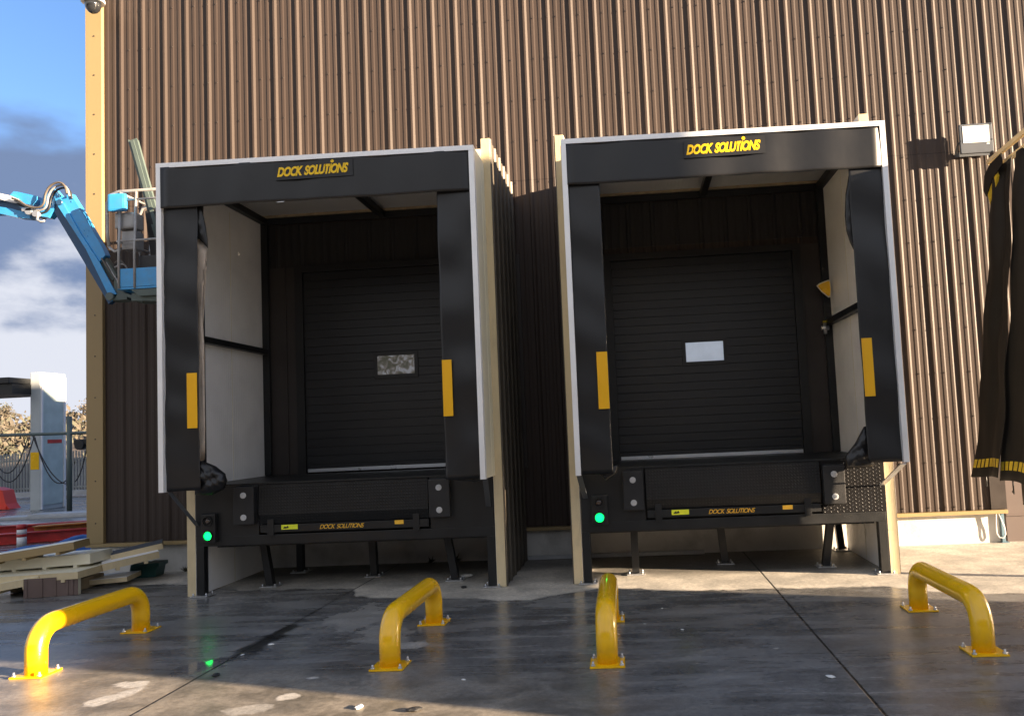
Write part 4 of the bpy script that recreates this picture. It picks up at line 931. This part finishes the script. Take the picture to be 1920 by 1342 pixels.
# boards and rubble on the wet yard
for i, (x, y, w2, lab) in enumerate(((-21.5, 10.5, 1.6, 'grey board lying flat left of the cabinet column'), (-16.4, 10.2, 1.5, 'grey board lying flat right of the cabinet column'), (-19.8, 9.3, 1.2, 'grey board lying flat in front of the cabinet column'))):
    mb = MB(); mb.box(-w2, w2, -.3, .3, .004, .07); mb.box(-w2*.4, w2*.7, -.2, .5, .0705, .11); o = mb.build('loose_board', 'batten'); o.location = (x, y, 0); o.rotation_euler.z = R(12*i-8); tag(o, lab, 'board', 'loose boards on the wet yard')
t = empty('frame_stand', (-33, 24, 3.0)); tag(t, 'white post frame standing on the bank behind canopy', 'post frame')
mb = MB()
for x in (-2.2, -1.4, 1.1): mb.box(x, x+.18, 0, .15, -1.5, 1.3)
mb.box(-2.2, 1.2, .02, .12, .75, .87); mb.build('posts', 'wpl', t)

def scrub(name, n, x0, x1, y0, y1, zf, s0, s1, m_):
    rnd = random.Random(n); mb = MB()
    for i in range(n):
        x = rnd.uniform(x0, x1); y = rnd.uniform(y0, y1); hh = max(.05, math.sin(x*1.3+y*.4)*.5+.7+.4*math.sin(x*3.1)); z = zf(y)+rnd.random()**.7*hh*1.5; s_ = rnd.uniform(s0, s1)
        a_ = Vector((rnd.uniform(-1, 1), rnd.uniform(-.6, .6), rnd.uniform(-.4, 1.4))).normalized(); b_ = a_.orthogonal().normalized()*s_*.4; a_ = a_*s_; c_ = Vector((x, y, z))
        mb.bm.faces.new([mb.bm.verts.new(q) for q in (c_-a_, c_+b_, c_+a_, c_-b_)])
    return mb.build(name, m_)
bz = lambda y: -.3+3.4*min(1, (y-24)/50*2.6)
tag(scrub('bramble_scrub', 9000, -60, -30, 33, 46, bz, .10, .34, 'leaf'), 'pale tawny scrub covering the top of the earth bank', 'scrub', kind='stuff')
tag(scrub('green_scrub', 7000, -60, -28, 27, 45, bz, .08, .28, 'leafg'), 'dull green undergrowth over the earth bank', 'undergrowth', kind='stuff')
# trees on the bank
def tree(x, y, z, h_, leafm, label, seed, dens=900):
    rnd = random.Random(seed); t = empty('tree', (x, y, z)); tag(t, label, 'tree', 'bare and autumn trees behind the fence')
    mb = MB(); tips = []
    def grow(p, d, L_, r, lv):
        pts = [p]; rad = [r]; q = p.copy(); dd = d.copy()
        for i in range(4):
            dd = (dd+Vector((rnd.uniform(-.18, .18), rnd.uniform(-.18, .18), rnd.uniform(-.02, .12)))).normalized(); q = q+dd*L_/4; pts.append(q.copy()); rad.append(r*(1-.17*(i+1)))
        mb.tube(pts, rad, 6 if lv < 2 else 4, cap=False)
        if lv >= 3: tips.append((q, L_)); return
        for k in range(rnd.randint(3, 4)):
            a = rnd.uniform(0, 6.28); e = rnd.uniform(.35, .95); s = dd.orthogonal().normalized(); s = Matrix.Rotation(a, 3, dd) @ s
            grow(pts[rnd.randint(2, 4)], (dd*math.cos(e)+s*math.sin(e)+Vector((0, 0, .15))).normalized(), L_*rnd.uniform(.55, .75), rad[-1]*.75, lv+1)
    grow(Vector((0, 0, 0)), Vector((0, 0, 1)), h_*.42, h_*.022, 0)
    mb.build('trunk', 'bark', t)
    lb_ = MB()
    for i in range(dens):
        q, L_ = rnd.choice(tips); c = q+Vector((rnd.gauss(0, .35), rnd.gauss(0, .35), rnd.gauss(0, .3)))*L_*1.2; s = rnd.uniform(.04, .11)*h_/6
        a = Vector((rnd.uniform(-1, 1), rnd.uniform(-1, 1), rnd.uniform(-1, 1))).normalized(); b = a.orthogonal().normalized()*s; a = a*s*1.4
        lb_.bm.faces.new([lb_.bm.verts.new(v) for v in (c-a, c+b, c+a, c-b)])
    lb_.build('crown', leafm, t)
k = 0
for (x, y, z, h_, lm, lab, dn) in [(-50.5, 46, 3.0, 7.0, 'leafr', 'russet tree rising above the canopy at far left', 1400), (-46.3, 44, 3.2, 5.0, 'leafg', 'olive green tree under the canopy left of the column', 1400), (-48.6, 43, 3.1, 4.4, 'leaf', 'low tawny tree under the canopy at far left', 1300),
        (-44.2, 42, 3.2, 4.6, 'leaf', 'tawny tree just left of the cabinet column', 1300), (-41.2, 45, 3.2, 4.2, 'leaf', 'tawny tree partly behind the cabinet column', 1000), (-38.8, 44, 3.0, 4.8, 'leaf', 'pale tawny tree right of the cabinet column', 1300),
        (-36.8, 45, 3.0, 4.4, 'leaf', 'tawny tree beside the building corner', 1500), (-35.0, 46, 3.0, 4.6, 'leafg', 'dull green tree partly hidden by the building corner', 1000), (-40.2, 50, 3.0, 7.2, 'leafr', 'thin bare tree showing above the others right of column', 60)]:
    k += 1; tree(x, y, z-.6, h_*.68, lm, lab, 40+k, dn)

# ================================================================== small litter
for i, (x, y, r, m_, lab) in enumerate([(-3.36, -4.31, .022, 'paper', 'small white pebble by the long left joint'), (-3.47, -4.62, .015, 'paper', 'tiny white chip on the dark stain by left joint'), (.35, -4.2, .014, 'paper', 'tiny white chip in the middle of wet slab'),
        (.02, -3.95, .010, 'paper', 'tiny pale chip left of the middle joint'), (.20, -3.35, .012, 'paper', 'tiny pale chip in front of the right pod'), (1.30, -5.62, .025, 'paper', 'white chip near the right joint at the bottom'),
        (-1.55, -6.10, .040, 'darklit', 'dark leaf scrap on the sunlit slab at the bottom'), (-1.95, -6.02, .030, 'paper', 'pale scrap beside the dark leaf scrap'), (-2.10, -1.95, .035, 'darklit', 'small black scrap in front of left pod right leg'),
        (-2.22, -1.25, .06, 'paper', 'crumpled pale scrap behind the left pod right leg'), (-3.40, -5.20, .03, 'darklit', 'dark lump on the joint near the green reflection'), (-1.35, -5.47, .014, 'paper', 'tiny pale chip near the second wheel guide')]):
    mb = MB(); v = bmesh.ops.create_icosphere(mb.bm, subdivisions=2, radius=r)['verts']
    for q in v: q.co = Vector((q.co.x*random.uniform(.9, 1.7), q.co.y*random.uniform(.7, 1.1), q.co.z*.35*random.uniform(.8, 1.2)+r*.3))
    o = mb.build('litter_scrap', m_); o.location = (x, y, .002); o.rotation_euler.z = i*1.1; tag(o, lab, 'litter', 'bits of litter on the wet slab')

# ================================================================== added outside the frame to shade the yard and cut sky light
for i, lab in enumerate(('lowest block of an unseen stack added to shade the yard', 'middle block of an unseen stack added to shade the yard', 'topmost block of an unseen stack added to shade the yard')):
    t = empty('shade_block', (10.9, -7.94, .01+i*2.65)); tag(t, lab, 'shade block', 'added stack of shade blocks')  # unseen stack added to throw the band of shade across the yard
    mb = MB(); mb.box(-2.3, 2.3, -1.30, 1.30, 0, 2.64, .02); mb.build('shade_block_body', 'locker', t)
    mb = MB(); mb.box(-2.32, -2.301, -.5, .5, 1.0, 1.9); mb.build('shade_block_window', 'dome', t)
    mb = MB(); mb.box(-1.0, -.1, 1.301, 1.32, .1, 2.1); mb.build('door', 'dblue', t)
t = empty('sky_blocking_shed', (-20, -42, 0)); tag(t, 'long dark shed added behind the viewer to cut sky light', 'shed')  # unseen shed added to dim the pod fronts and interiors
mb = MB(); mb.box(-60, 48, -8, 4, 0, 9.5); mb.build('sky_blocking_shed_wall', 'brown_edge', t)
mb = MB(); mb.prism([(-8.4, 9.5), (-2, 11.5), (4.4, 9.5)], 'x', -60.5, 48.5); mb.build('shed_roof', 'dkgrey', t)
